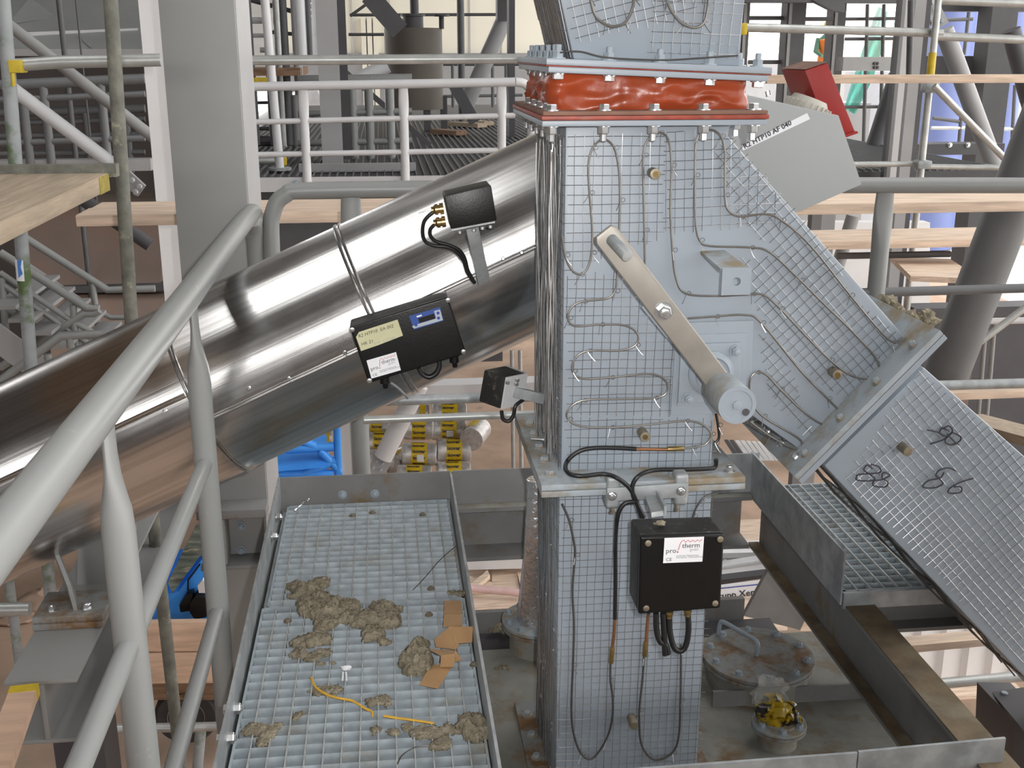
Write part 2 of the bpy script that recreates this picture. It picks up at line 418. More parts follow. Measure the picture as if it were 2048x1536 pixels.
struct(MB().box((-14.2, -7, FLOOR_Z), (-14, 18, 8.6)).done('wall_left', M_BRICKBROWN))

# ================================================================== NEAR PLATFORM
def post_mesh(b, base, top, r, along, flat=0.11):
    ax = (top - base).normalized(); al = along.normalized(); ac = ax.cross(al).normalized(); L = (top - base).length
    prof = [(0, r, r), (L - flat * 1.6, r, r), (L - flat * 1.25, r * 0.9, r * 1.06), (L - flat * 0.8, r * 0.45, r * 1.15), (L - flat * 0.5, r * 0.33, r * 1.12), (L, r * 0.33, r * 1.02)]
    rings = [b.vs([base + ax * t + (ac * math.cos(a) * p + al * math.sin(a) * q) for a in [2 * math.pi * i / 20 for i in range(20)]]) for t, p, q in prof]
    for x, y in zip(rings, rings[1:]):
        for j in range(20): b.f([x[j], x[(j + 1) % 20], y[(j + 1) % 20], y[j]])
    b.f(rings[0][::-1]); b.f(rings[-1])
    return b

XR = -0.40
t = thing('guard_railing', 'grey tubular guard railing along the grating walkway, crossing in front of the stainless pipe', 'railing', (XR, 2.0, -0.5))
zt, zm, zl = 0.795, 0.425, 0.075
MB().tube(spline([V(XR, 0.55, zt), V(XR, 2.0, zt), V(XR, 3.36, zt + 0.01), V(XR, 3.46, zt - 0.02), V(XR, 3.505, zt - 0.10), V(XR, 3.51, zt - 0.35), V(XR, 3.51, 0.1)], 5), 0.0275, 20).done('top_rail', M_RAIL, t)
for y in (2.325, 1.56):
    post_mesh(MB(), V(XR, y, -0.62), V(XR, y, zt - 0.022), 0.0245, Y3).done('post', M_RAIL, t)
MB().tube([V(XR, 0.5, zm - 0.01), V(XR, 2.325, zm)], 0.0165, 16).done('knee_rail', M_RAIL, t)
MB().tube([V(XR, 0.5, zl - 0.03), V(XR, 2.325, zl)], 0.0165, 16).done('knee_rail', M_RAIL, t)

YB = 3.5
t = thing('guard_railing', 'grey tubular railing across the walkway end, passing behind the pipe and duct', 'railing', (0.5, YB, 0))
zb = 0.862
MB().tube(spline([V(-0.352, YB, 0.1), V(-0.352, YB, 0.68), V(-0.34, YB, 0.80), V(-0.30, YB, 0.85), V(-0.22, YB, zb), V(0.3, YB, zb), V(1.0, YB, zb), V(3.2, YB, zb - 0.03)], 5), 0.0255, 18).done('top_rail', M_RAIL, t)
for x in (-0.105, 1.605): post_mesh(MB(), V(x, YB, -0.2), V(x, YB, zb - 0.02), 0.029, X3, 0.12).done('post', M_RAIL, t)
MB().tube([V(0.9, YB, 0.50), V(3.2, YB, 0.51)], 0.0155, 14).done('knee_rail', M_RAILDARK, t)
MB().tube([V(-0.10, YB - 0.02, 0.19), V(0.2, YB - 0.02, 0.19), V(3.2, YB - 0.02, 0.17)], 0.017, 14).done('knee_rail', M_GALV, t)

# walkway: toe plates and gratings
t = thing('walkway', 'dark grey angle frame with upright toe plates around the wool littered grating', 'walkway', (-0.08, 2.4, -0.05))
MB().prism([V(-0.334, 1.3, -0.05), V(-0.334, 3.1, -0.05), V(-0.334, 3.1, 0.087), V(-0.324, 1.3, 0.087)], V(0.006, 0, 0)).done('side_plate', M_GALV, t)
MB().obox(V(0.163, 1.3, -0.05), V(0.006, 0, 0), V(0, 1.795, 0), V(0, 0, 0.133)).done('side_plate', M_GALV, t)
MB().obox(V(-0.33, 3.1, -0.04), V(0.495, 0, 0), V(0, 0.006, 0), V(0, 0, 0.124)).done('back_plate', M_BEAM, t)
for px, py in ((685, 989), (750, 987)):
    bolt(t, PY(px, py, 3.095), (0, -1, 0), 0.010, 0.010, 0.006, M_NUTPAINT)
for y in (2.93, 2.80, 1.98, 1.88):
    bolt(t, V(-0.327, y, 0.035), (1, 0, 0), 0.011, 0.012, 0.006, M_NUT)
    bolt(t, V(-0.336, y, 0.035), (-1, 0, 0), 0.011, 0.008, 0.0, M_NUT)
MB().obox(V(-0.325, 1.3, -0.055), V(0.02, 0, 0), V(0, 1.79, 0), V(0, 0, 0.031)).done('angle_iron', M_RUST, t)

def grating(label, x0, x1, y0, y1, z, px, py, depth=0.028, m=M_GRATE):
    t = thing('floor_grating', label, 'grating', ((x0 + x1) / 2, (y0 + y1) / 2, z))
    b = MB(); n = round((x1 - x0) / px)
    for i in range(1, n):
        x = x0 + (x1 - x0) * i / n
        b.obox(V(x - 0.0014, y0, z - depth), V(0.0028, 0, 0), V(0, y1 - y0, 0), V(0, 0, depth + 0.0035))
    stuff(b.done('bearing_bar', M_GRATEBAR, t))
    b = MB(); n = round((y1 - y0) / py)
    for i in range(1, n):
        y = y0 + (y1 - y0) * i / n
        b.obox(V(x0, y - 0.0009, z - depth * 0.95), V(x1 - x0, 0, 0), V(0, 0.0018, 0), V(0, 0.004, depth * 0.95))
    stuff(b.done('cross_bar', m, t))
    b = MB()
    for o, u, v in ((V(x0, y0, z - depth), V(x1 - x0, 0, 0), V(0, 0.005, 0)), (V(x0, y1 - 0.005, z - depth), V(x1 - x0, 0, 0), V(0, 0.005, 0)),
                    (V(x0, y0, z - depth), V(0.005, 0, 0), V(0, y1 - y0, 0)), (V(x1 - 0.005, y0, z - depth), V(0.005, 0, 0), V(0, y1 - y0, 0))):
        b.obox(o, u, v, V(0, 0, depth + 0.002))
    b.done('edge_band', m, t)
    return t
t = grating('far panel of the walkway grating, mostly clean, below the back toe plate', -0.310, 0.158, 2.462, 3.088, 0.0, 0.0336, 0.0335, 0.0155)
for px, py in ((705, 1032), (845, 1030), (745, 1026), (862, 1178)):
    bolt(t, PZ(px, py, 0.002), (0, 0, 1), 0.007, 0.005, 0, M_SLEEVE, 'clip')
t = grating('near panel of the walkway grating, strewn with wool scraps and brown tape', -0.320, 0.160, 1.35, 2.455, 0.004, 0.0343, 0.0335, 0.0195)
for px, py in ((858, 1230), (575, 1243), (948, 1330)):
    bolt(t, PZ(px, py, 0.006), (0, 0, 1), 0.007, 0.005, 0, M_SLEEVE, 'clip')
# infill sheet added close under the bars to brighten the grating cells
tag(MB().box((-0.322, 1.35, -0.022), (0.158, 3.085, -0.016)).done('grating_infill', M_INFILL), 'pale infill sheet added under the walkway grating to brighten its cells', 'tray')

# cross beams
t = thing('steel_beam', 'dark grey I-beam running crosswise behind the duct at walkway level', 'beam', (0.6, 3.2, -0.2))
MB().ibeam(V(0.172, 3.165, -0.108), V(1.075, 3.165, -0.108), 0.20, 0.17, 0.012, 0.012).done('girder', M_BEAM, t)
MB().box((0.172, 3.066, -0.0232), (1.075, 3.099, -0.0215)).done('ledge', M_COVER, t)
MB().obox(V(0.172, 3.1, -0.02), V(0.36, 0, 0), V(0, 0.007, 0), V(0, 0, 0.104)).done('toe_plate', M_BEAM, t)
MB().obox(V(0.535, 3.1, -0.02), V(0.56, 0, 0), V(0, 0.007, 0), V(0, 0, 0.108)).done('toe_plate', M_GALV, t)
t = thing('steel_beam', 'rust stained I-beam running away below the galvanised toe plate', 'beam', (1.12, 2.4, -0.25))
MB().ibeam(V(1.128, 1.70, -0.125), V(1.13, 3.12, -0.125), 0.075, 0.17, 0.009, 0.008).done('girder', M_BEAM, t)
MB().obox(V(1.091, 1.70, -0.0395), V(0.075, 0, 0), V(0, 1.42, 0), V(0, 0, 0.003)).done('top_surface', M_RUST, t)
MB().obox(V(1.091, 1.70, -0.201), V(0.032, 0, 0), V(0, 1.42, 0), V(0, 0, 0.003)).done('lower_ledge', M_RUST, t)
t = thing('toe_plate', 'galvanised kick plate with a bare cut end standing along the rusty beam', 'plate', (1.085, 2.8, -0.03))
MB().obox(V(1.078, 2.39, -0.035), V(0.005, 0, 0), V(0, 0.72, 0), V(0, 0, 0.14)).done('plate', M_GALV, t)
MB().obox(V(0.86, 3.095, -0.02), V(0.24, 0, 0), V(0, 0.005, 0), V(0, 0, 0.125)).done('end_plate', M_GALV, t)
grating('galvanised open grating below the slanting duct branch', 1.09, 1.62, 2.40, 3.10, -0.005, 0.036, 0.034, 0.03)
tag(MB().obox(V(1.085, 2.385, -0.045), V(0.54, 0, 0), V(0, 0.012, 0), V(0, 0, 0.042)).done('grating_support', M_GALV), 'galvanised flat bar carrying the grating edge below the duct branch', 'support bar')
t = thing('steel_beam', 'dusty I-beam below the open grating, half hidden by the slanting duct', 'beam', (1.5, 2.46, -0.2))
zl_ = PY(1850, 1262, 2.42).z; zh_ = -0.048
MB().ibeam(V(1.17, 2.47, (zl_ + zh_) / 2), V(2.1, 2.47, (zl_ + zh_) / 2), 0.10, zh_ - zl_, 0.010, 0.010).done('girder', M_BEAM, t)
bz = PY(1828, 1291, 2.75).z; by_ = PZ(1812, 1273, bz).y
bA, bB, bC, bD = PY(1800, 1293.5, 2.75), PY(2040, 1272, 2.75), PY(1800, 1308, 2.75), PY(2040, 1286, 2.75)
tag(MB().prism([bA, bB, bD, bC], V(0, by_ - 2.75, 0)).done('timber_batten', M_WOOD), 'pale sawn timber batten below the dusty beam, beside the slanting duct', 'timber')

# near galvanised angle closing the picture's lower edge
t = thing('toe_plate', 'short galvanised angle strip with a seam, nearest the lower picture edge', 'plate', (0.7, 1.76, -0.06))
MB().obox(V(0.30, 1.752, -0.085), V(0.55, -0.004, 0.006), V(0, 0.006, 0), V(0, 0, 0.082)).done('plate', M_GALV, t)
MB().obox(V(0.853, 1.748, -0.079), V(0.289, -0.003, 0.010), V(0, 0.006, 0), V(0, 0, 0.084)).done('plate', M_GALV, t)
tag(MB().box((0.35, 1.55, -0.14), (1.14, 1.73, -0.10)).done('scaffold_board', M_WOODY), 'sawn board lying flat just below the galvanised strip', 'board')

# ------------------------------------------------------------------ lower cover plate with hatches
ZC = -0.36
t = thing('conveyor_cover', 'dirty grey cover plate of the trough at the foot of the duct', 'cover', (0.6, 2.3, ZC))
MB().box((0.10, 1.6, ZC - 0.02), (1.30, PZ(1640, 1262, ZC).y, ZC)).done('plate', M_COVER, t)
MB().obox(PZ(1425, 1415, ZC), PZ(1770, 1395, ZC) - PZ(1425, 1415, ZC), V(0, 0.008, 0), V(0, 0, 0.045)).done('rib', M_BEAM, t)
MB().obox(V(0.10, 3.0, ZC - 0.25), V(0.95, 0, 0), V(0, 0.02, 0), V(0, 0, 0.28)).done('side_wall', M_BEAM, t)
tag(MB().box((0.05, 1.55, -0.75), (1.12, 2.97, ZC - 0.022)).done('conveyor_trough', M_STEEL_DARK), 'dark steel trough below the dirty cover plate', 'trough')

def disc_hatch(name, label, c, r, th, nb, rb, m, mb=M_NUTPAINT, neck=0.06, neckr=0.9):
    t = thing(name, label, 'hatch', c)
    MB().rev(V(c.x, c.y, c.z - neck), Z3, [(0, r * neckr), (neck - th * 1.3, r * neckr)], 40).done('neck', M_COVER, t)
    MB().rev(V(c.x, c.y, c.z - th * 1.3), Z3, [(0, r * 1.0), (th * 0.55, r * 1.0)], 48).done('lower_flange', M_DUCT_RUSTY, t, bevel=0.001)
    MB().rev(V(c.x, c.y, c.z - th * 0.6), Z3, [(0, r), (th * 0.6, r)], 48).done('lid', m, t, bevel=0.0012)
    for i in range(nb):
        a = 2 * math.pi * (i + 0.35) / nb
        bolt(t, c + V(math.cos(a) * r * rb, math.sin(a) * r * rb, 0), (0, 0, 1), 0.0085, 0.009, 0, mb)
    return t
cm = PZ(1516, 1308, -0.28)
t = disc_hatch('inspection_hatch', 'round rust-stained inspection hatch with a bent rod handle and ring of bolts', cm, 0.148, 0.016, 10, 0.86, M_DUCT_RUSTY, neck=0.085)
h0, h1, h2, h3 = PZ(1437, 1268, -0.278), PZ(1437, 1268, -0.278) + V(0.003, 0, 0.042), PZ(1513, 1311, -0.278) + V(0.002, 0, 0.042), PZ(1513, 1311, -0.278)
MB().tube(spline([h0, h0 * 0.25 + h1 * 0.75, h1 * 0.9 + h2 * 0.1, h1 * 0.5 + h2 * 0.5, h1 * 0.12 + h2 * 0.88, h2 * 0.75 + h3 * 0.25, h3], 5), 0.0062, 12).done('handle', M_DUCT, t)
cn = PZ(1558, 1443, -0.30)
t = disc_hatch('nozzle_flange', 'small pipe stub with a round flange, stuffed with yellow and black plastic', cn, 0.066, 0.012, 6, 0.78, M_DUCT_DUSTY, neck=0.06, neckr=0.7)
MB().rev(V(cn.x, cn.y, cn.z), Z3, [(0, 0.044), (0.006, 0.044)], 30).done('raised_face', M_DUCT_DUSTY, t)
def blob(b, c, r, sq=(1, 1, 1), amp=0.35, fr=14.0, n=3):
    g = bmesh.new(); bmesh.ops.create_icosphere(g, subdivisions=n, radius=1.0)
    idx = {}
    for v in g.verts:
        d = v.co.normalized()
        k = 1 + amp * mnoise.fractal(d * 1.6 + Vector(c) * fr, 1.0, 2.0, 4)
        idx[v.index] = b.bm.verts.new(Vector(c) + V(d.x * sq[0], d.y * sq[1], d.z * sq[2]) * r * k)
    for f in g.faces: b.f([idx[v.index] for v in f.verts])
    g.free()
    return b
b = MB(); blob(b, cn + V(-0.012, 0.0, 0.028), 0.04, (1.1, 0.9, 0.9), 0.6, 20); blob(b, cn + V(0.018, -0.01, 0.018), 0.026, (1, 1, 0.9), 0.6, 30)
tag(b.done('plastic_plug', M_GAUZE), 'crumpled yellow and black plastic stuffed in the small pipe stub', 'plug')
b = MB(); blob(b, cn + V(-0.012, 0.025, 0.068), 0.036, (1.2, 0.8, 1.2), 0.7, 33)
tag(b.done('plastic_film', M_FILM), 'clear crinkled plastic film tied around the yellow plug', 'film')

cl = PZ(1062, 1240, -0.27); cl = V(0.395, 2.84, -0.27)
t = disc_hatch('pipe_flange', 'round bolted flange under the foil-wrapped pipe behind the duct foot', cl, 0.105, 0.018, 10, 0.85, M_DUCT_DUSTY, neck=0.10, neckr=0.8)
b = MB(); b.rev(cl, Z3, [(0, 0.062), (0.03, 0.06), (0.20, 0.045), (0.36, 0.036), (0.42, 0.035)], 26)
for v in b.bm.verts: v.co += V(1, 1, 0) * 0.006 * mnoise.noise(v.co * 40)
tag(b.done('wrapped_pipe', M_FOIL), 'upright pipe wrapped in crumpled foil behind the duct', 'pipe')

# ------------------------------------------------------------------ I-beam and saddle that carry the pipe
t = thing('steel_beam', 'heavy grey I-beam pointing at the viewer under the pipe saddle, rust on its bolted plates', 'beam', (-0.8, 2.6, -0.3))
MB().ibeam(V(-0.782, 2.272, -0.128), V(-0.782, 4.4, -0.128), 0.155, 0.158, 0.010, 0.012).done('girder', M_STEEL_GREY, t, bevel=0.003)
MB().box((-0.862, 2.50, -0.048), (-0.70, 2.66, -0.033)).done('lower_plate', M_DUCT_RUSTY, t, bevel=0.002)
MB().box((-0.862, 2.505, -0.032), (-0.70, 2.64, -0.016)).done('upper_plate', M_DUCT_RUSTY, t, bevel=0.002)
for x in (-0.825, -0.745): bolt(t, V(x, 2.54, -0.016), (0, 0, 1), 0.011, 0.011, 0.006)
MB().prism([V(-0.80, 2.63, -0.016), V(-0.772, 2.53, -0.016), V(-0.78, 2.53, 0.05), V(-0.86, 2.66, 0.16)], V(0.008, 0.004, 0)).done('gusset', M_STEEL_GREY, t)
MB().obox(V(-0.87, 2.665, 0.17), V(0.12, 0, 0.065), V(0.035, -0.005, -0.085), V(0.004, 0.01, 0.004)).done('saddle_plate', M_STEEL_GREY, t)
MB().prism([V(-0.80, 2.67, -0.016), V(-0.66, 2.67, -0.016), V(-0.62, 2.67, 0.31), V(-0.76, 2.67, 0.27)], V(0, 0.01, 0)).done('saddle_web', M_STEEL_GREY, t)
tag(MB().obox(V(-0.785, 2.31, -0.86), V(0.11, 0, 0), V(0, 0.12, 0), V(0, 0, 0.647)).done('steel_post', M_STEEL_DARK), 'dark grey steel post standing under the I-beam end', 'post')
t = thing('scaffold_board', 'reddish scaffold board with a yellow metal end cap, below the I-beam', 'board', (-0.83, 2.2, -0.3))
p0, p1 = PY(50, 1381, 2.24), PY(-45, 1640, 1.80)
MB().bar(p0, p1, 0.056, 0.025).done('plank', M_WOODORANGE, t)
MB().bar(p0 + (p0 - p1).normalized() * 0.002, p0 + (p1 - p0) * 0.06, 0.0575, 0.027).done('end_cap', M_YELLOW, t)

# ------------------------------------------------------------------ stainless pipe
A0, A1 = PD(-260, 1091, 2.77), PD(1250, 387.5, 2.77)
AX = (A1 - A0).normalized()
RAD = 0.2245
lz = (-FW - AX * (-FW).dot(AX)).normalized()       # local Z looks back toward the viewer
ly = lz.cross(AX).normalized()
MP = Matrix.Identity(4)
for i, c in enumerate((AX, ly, lz)):
    for k in range(3): MP[k][i] = c[k]
MP.translation = A0
PIPE = thing('clad_pipe', 'large shining stainless-steel clad pipe slanting across behind the duct', 'pipe', (0, 0, 0))
PIPE.matrix_world = MP
LEN = (A1 - A0).length
def loc(px, py, d=2.77):
    """place on the cylinder under pixel -> (axial, angle about the axis from local Z toward local Y)"""
    o = MP.inverted() @ EYE; r = (MP.inverted().to_3x3() @ ray(px, py))
    a = r.y ** 2 + r.z ** 2; bq = 2 * (o.y * r.y + o.z * r.z); c = o.y ** 2 + o.z ** 2 - RAD ** 2
    D = bq * bq - 4 * a * c
    s = (-bq - math.sqrt(max(D, 0))) / (2 * a)
    q = o + r * s
    return q.x, math.atan2(q.y, q.z)
b = MB(); n = 96
xs = [LEN * i / 30 for i in range(31)]
rings = [b.vs([V(x, math.sin(a) * RAD, math.cos(a) * RAD) * 1.0 for a in [2 * math.pi * j / n for j in range(n)]]) for x in xs]
for p, q in zip(rings, rings[1:]):
    for j in range(n): b.f([p[j], p[(j + 1) % n], q[(j + 1) % n], q[j]])
b.done('cladding', M_STAINLESS, PIPE, local=True, sharp=60)
def hoop(x, a0=-math.pi, a1=math.pi, r=0.0035):
    pts = [V(x, math.sin(a0 + (a1 - a0) * i / 60) * (RAD + 0.0015), math.cos(a0 + (a1 - a0) * i / 60) * (RAD + 0.0015)) for i in range(61)]
    return MB().tube(pts, r, 8).done('joint_bead', M_STAINLESS, PIPE, local=True)
h1 = loc(700, 545)[0]; h2 = loc(373, 770)[0]
for h in (h1, h1 + 0.011): hoop(h)
for h in (h2, h2 - 0.008): hoop(h, r=0.0028)
def seam(x0, x1, a, r=0.003):
    for da in (0, 0.028):
        MB().tube([V(x0, math.sin(a + da) * RAD, math.cos(a + da) * RAD), V(x1, math.sin(a + da) * RAD, math.cos(a + da) * RAD)], r, 8).done('seam', M_STAINLESS, PIPE, local=True)
seam(h2 + 0.012, h1 - 0.008, loc(560, 775)[1]); seam(h1 + 0.015, LEN, loc(985, 536)[1]); seam(0, h2 - 0.012, loc(290, 831)[1])
for px, py in ((578, 758), (690, 706), (1006, 517), (1043, 505), (498, 777), (165, 912), (330, 822)):
    x, a = loc(px, py)
    MB().rev(V(x, math.sin(a) * RAD, math.cos(a) * RAD), V(0, math.sin(a), math.cos(a)), [(0, 0.005), (0.003, 0.005), (0.0045, 0.003)], 10).done('screw', M_NUT, PIPE, local=True)

# ================================================================== THE DUCT
YF, YK = 2.153, 2.475          # front and back sheet of the duct
XL, XRT = 0.343, 0.664
FN = V(0, -1, 0)
def F(x, y, off=0.0): return PY(x, y, YF - off)
def zF(x, y): return F(x, y).z

BR_IN = [F(1458, 273), F(1825, 690), F(1605, 905), F(1500, 838)]
YD = thing('wye_duct', 'forked blue-grey duct with wire mesh, snaking heating cables and a metal lever', 'duct', (0.5, 2.31, 0.43))
out = [V(XL, YF, 0.435), V(XL, YF, 1.135), V(XRT, YF, 1.135), F(1458, 273), F(1825, 690), F(1605, 905), F(1480, 815), V(XRT, YF, 0.60), V(XRT, YF, 0.435)]
MB().prism(out, V(0, YK - YF, 0)).done('sheet_body', M_DUCT, YD, bevel=0.008, bangle=50)
# wire mesh patches on the front sheet
def patch(parent, px, ang, pitch=0.0183, r=0.00066, name='wire_mesh'):
    P = [F(*q) for q in px]; O = V(XL, YF, 0.4)
    b = wire_patch(MB(), O, X3, Z3, FN, P2(P, O, X3, Z3), ang, pitch, r)
    return stuff(b.done(name, M_WIRE, parent))
patch(YD, [(1132, 268), (1330, 268), (1330, 470), (1132, 545)], 0)
patch(YD, [(1330, 262), (1455, 264), (1568, 400), (1555, 445), (1330, 465)], 2)
patch(YD, [(1132, 548), (1300, 540), (1345, 690), (1345, 835), (1132, 835)], -1)
patch(YD, [(1132, 838), (1428, 838), (1428, 940), (1132, 955)], -1)
th = math.degrees(math.atan2((F(1825, 690) - F(1465, 255)).z, (F(1825, 690) - F(1465, 255)).x))
patch(YD, [(1420, 300), (1462, 268), (1690, 545), (1640, 600), (1480, 430)], th)
patch(YD, [(1470, 520), (1620, 500), (1800, 690), (1690, 800), (1560, 700)], th)
patch(YD, [(1500, 560), (1560, 700), (1690, 800), (1620, 880), (1540, 800)], th, name='wire_mesh')
patch(YD, [(1700, 590), (1760, 640), (1815, 690), (1790, 715)], th)
# narrow face toward the pipe: mesh plus a thick curtain of wires
O = V(XL, YF, 0.4)
b = wire_patch(MB(), O, Y3, Z3, V(-1, 0, 0), [(0.0, 0.04), (0.32, 0.04), (0.32, 0.72), (0.0, 0.72)], 0, 0.0183)
stuff(b.done('wire_mesh', M_WIRE, YD))
b = MB()
for i in range(40):
    y = YF + 0.012 + 0.30 * random.random(); x = XL - 0.004 - 0.016 * random.random()
    z0, z1 = 0.445 + random.random() * 0.05, 1.12 - random.random() * 0.06
    ph = random.random() * 6
    b.tube([V(x + 0.0035 * math.sin(ph + k * 0.8), y + 0.006 * math.sin(ph * 2 + k * 0.55), z0 + (z1 - z0) * k / 10) for k in range(11)], 0.0011 + 0.0008 * random.random(), 5, caps=False)
stuff(b.done('wire_curtain', M_WIREDARK, YD))

# lower pair of flanges
def plate_ring(parent, name, x0, x1, y0, y1, z0, z1, m, bev=0.002):
    return MB().box((x0, y0, z0), (x1, y1, z1)).done(name, m, parent, bevel=bev)
plate_ring(YD, 'bottom_flange', 0.292, 0.712, 2.076, 2.545, 0.4255, 0.438, M_DUCT_DUSTY)
for x, y, mm in ((0.318, 2.135, M_DUCT_DUSTY), (0.318, 2.215, M_DUCT_RUSTY), (0.318, 2.30, M_DUCT_RUSTY), (0.318, 2.385, M_DUCT_DUSTY), (0.318, 2.46, M_DUCT_DUSTY), (0.38, 2.105, M_DUCT_DUSTY), (0.43, 2.105, M_DUCT_RUSTY), (0.57, 2.105, M_DUCT_DUSTY)):
    bolt(YD, V(x, y, 0.438), (0, 0, 1), 0.0095, 0.008, 0.0, M_DUCT_DUSTY)
bolt(YD, V(0.688, 2.11, 0.438), (0, 0, 1), 0.0085, 0.010, 0.004, M_NUT)
# loose screw left on the flange
tag(MB().rev(PZ(1062, 877, 0.447), V(0.035, -0.012, 0), [(0, 0.0045), (0.026, 0.0045), (0.026, 0.008), (0.033, 0.008)], 10).done('loose_screw', M_NUT), 'loose zinc screw lying on the dusty duct flange', 'screw')
# branch flange (perpendicular to the branch)
u = (F(1605, 905) - F(1825, 690)).normalized(); w = (F(1825, 690) - F(1465, 255)); w = (w - u * w.dot(u)).normalized()
f0 = PY(1880, 660, 2.076); f1 = PY(1588, 953, 2.076)
def fl(off, th): return MB().prism([f0 + w * off, f1 + w * off, f1 + w * (off + th), f0 + w * (off + th)], V(0, 0.47, 0))
fl(0, 0.0125).done('branch_flange', M_DUCT_DUSTY, YD, bevel=0.002)
for k in range(4):
    q = f0.lerp(f1, 0.13 + 0.25 * k); bolt(YD, V(q.x, 2.108, q.z), tuple(-w), 0.0085, 0.008, 0.004, M_DUCT_DUSTY)
for k in range(5):
    bolt(YD, V(f1.x, 2.13 + 0.085 * k, f1.z) - u * 0.03, tuple(-w), 0.0085, 0.008, 0.004, M_NUT)
# top flange with bolt ends hanging below
plate_ring(YD, 'top_flange', 0.288, 0.710, 2.076, 2.545, 1.1375, 1.148, M_DUCT)
TB = [(1103, 2.105), (1207, 2.105), (1306, 2.105), (1407, 2.105), (1504, 2.105)]
for px, y in TB:
    x = PY(px, 262, y).x
    bolt(YD, V(x, y, 1.1375), (0, 0, -1), 0.0107, 0.014, 0.016, M_NUT)
for k in range(5):
    bolt(YD, V(0.312, 2.15 + 0.085 * k, 1.1375), (0, 0, -1), 0.0107, 0.014, 0.016, M_NUT)
for y in (2.2, 2.3): bolt(YD, V(0.688, y, 1.1375), (0, 0, -1), 0.0107, 0.014, 0.016, M_NUT)
# spacer sleeves welded to the sheet
for px, py, L, m in ((1304, 345, 0.03, M_SLEEVE), (1283, 863, 0.035, M_SLEEVE), (1664, 742, 0.03, M_SLEEVE)):
    p = F(px, py)
    s = MB().rev(p, FN, [(0, 0.0105), (L, 0.0105)], 18).done('spacer_sleeve', m, YD, bevel=0.001)
    MB().rev(p + FN * L, FN, [(0, 0.0055), (0.0012, 0.0055)], 12).done('bore', M_BRASS, s)
# small bent bracket with a hole
a0, a1 = F(1401, 502), F(1449, 500); y1 = 2.035
q0, q1 = PY(1441, 537, y1), PY(1500, 537, y1); q2, q3 = PY(1441, 592, y1), PY(1502, 593, y1)
b = MB(); v0 = b.vs([a0, a1, q1, q0]); v1 = b.vs([a0 - Z3 * 0.006, a1 - Z3 * 0.006, q1 - Z3 * 0.006 + V(0, 0.005, 0), q0 - Z3 * 0.006 + V(0, 0.005, 0)])
b.f(v0); b.f(v1[::-1])
for i in range(4): b.f([v0[i], v1[i], v1[(i + 1) % 4], v0[(i + 1) % 4]])
B1 = b.done('bracket_arm', M_DUCT_DUSTY, YD)
hc = PY(1473, 563, y1)
b = MB(); n = 20
sq = []
for i in range(n):
    a = 2 * math.pi * i / n + math.pi / 4
    d = (math.cos(a), math.sin(a)); k = 1 / max(abs(d[0]), abs(d[1]))
    sq.append(V(hc.x + d[0] * k * 0.0285, y1, hc.z + d[1] * k * 0.026))
ho = [V(hc.x + math.cos(2 * math.pi * i / n + math.pi / 4) * 0.0082, y1, hc.z + math.sin(2 * math.pi * i / n + math.pi / 4) * 0.0082) for i in range(n)]
r1, r2 = b.vs(sq), b.vs(ho); r3, r4 = b.vs([p + V(0, 0.006, 0) for p in sq]), b.vs([p + V(0, 0.006, 0) for p in ho])
for i in range(n):
    j = (i + 1) % n
    b.f([r1[i], r1[j], r2[j], r2[i]]); b.f([r3[i], r4[i], r4[j], r3[j]]); b.f([r1[i], r3[i], r3[j], r1[j]]); b.f([r2[i], r2[j], r4[j], r4[i]])
b.done('bracket_tab', M_DUCT, YD)

# bearing plate of the flap shaft
MPL = [F(1352, 645), F(1506, 640), F(1500, 822), F(1340, 830)]
def plate(pts, off, th, m, name, bev=0.0015): return MB().prism([p + FN * off for p in pts], FN * th).done(name, m, YD, bevel=bev)
plate(MPL, 0.0, 0.004, M_DUCT, 'mounting_plate')
plate([F(1370, 668), F(1491, 664), F(1489, 808), F(1352, 810)], 0.004, 0.004, M_DUCT, 'mounting_plate')
plate([F(1358, 685), F(1478, 681), F(1476, 800), F(1352, 802)], 0.008, 0.008, M_DUCT, 'bearing_flange', 0.003)
for q in ((1466, 697), (1372, 792), (1372, 697), (1464, 790)): bolt(YD, F(*q) + FN * 0.016, (0, -1, 0), 0.0095, 0.009, 0.006, M_NUTPAINT)
bc = F(1417, 742)
MB().rev(bc + FN * 0.016, FN, [(0, 0.047), (0.006, 0.047), (0.012, 0.041), (0.014, 0.036), (0.011, 0.033), (0.011, 0.027), (0.018, 0.026), (0.018, 0.019)], 40).done('bearing_housing', M_DUCT, YD)

# handwriting on the slanting duct comes with that duct
# ------------------------------------------------------------------ lower straight duct
LD = thing('straight_duct', 'upright blue-grey duct below the clamped flange, wire mesh all over, standing on the cover plate', 'duct', (0.5, 2.31, ZC))
MB().box((XL - 0.003, YF, ZC + 0.012), (XRT + 0.003, YK, 0.412)).done('sheet_body', M_DUCT, LD, bevel=0.006)
plate_ring(LD, 'top_flange', 0.292, 0.712, 2.076, 2.545, 0.411, 0.4240, M_DUCT_DUSTY)
plate_ring(LD, 'base_flange', 0.292, 0.718, 2.076, 2.545, ZC, ZC + 0.013, M_DUCT_RUSTY)
for k in range(5): bolt(LD, V(0.317, 2.12 + 0.09 * k, ZC + 0.013), (0, 0, 1), 0.0095, 0.009, 0, M_DUCT_DUSTY)
O = V(XL, YF, ZC)
b = wire_patch(MB(), O, X3, Z3, FN, [(0.002, 0.02), (0.329, 0.02), (0.329, 0.765), (0.002, 0.765)], -0.7, 0.0175)
stuff(b.done('wire_mesh', M_WIRE, LD))
b = wire_patch(MB(), O, Y3, Z3, V(-1, 0, 0), [(0, 0.02), (0.32, 0.02), (0.32, 0.765), (0, 0.765)], 3, 0.0175)
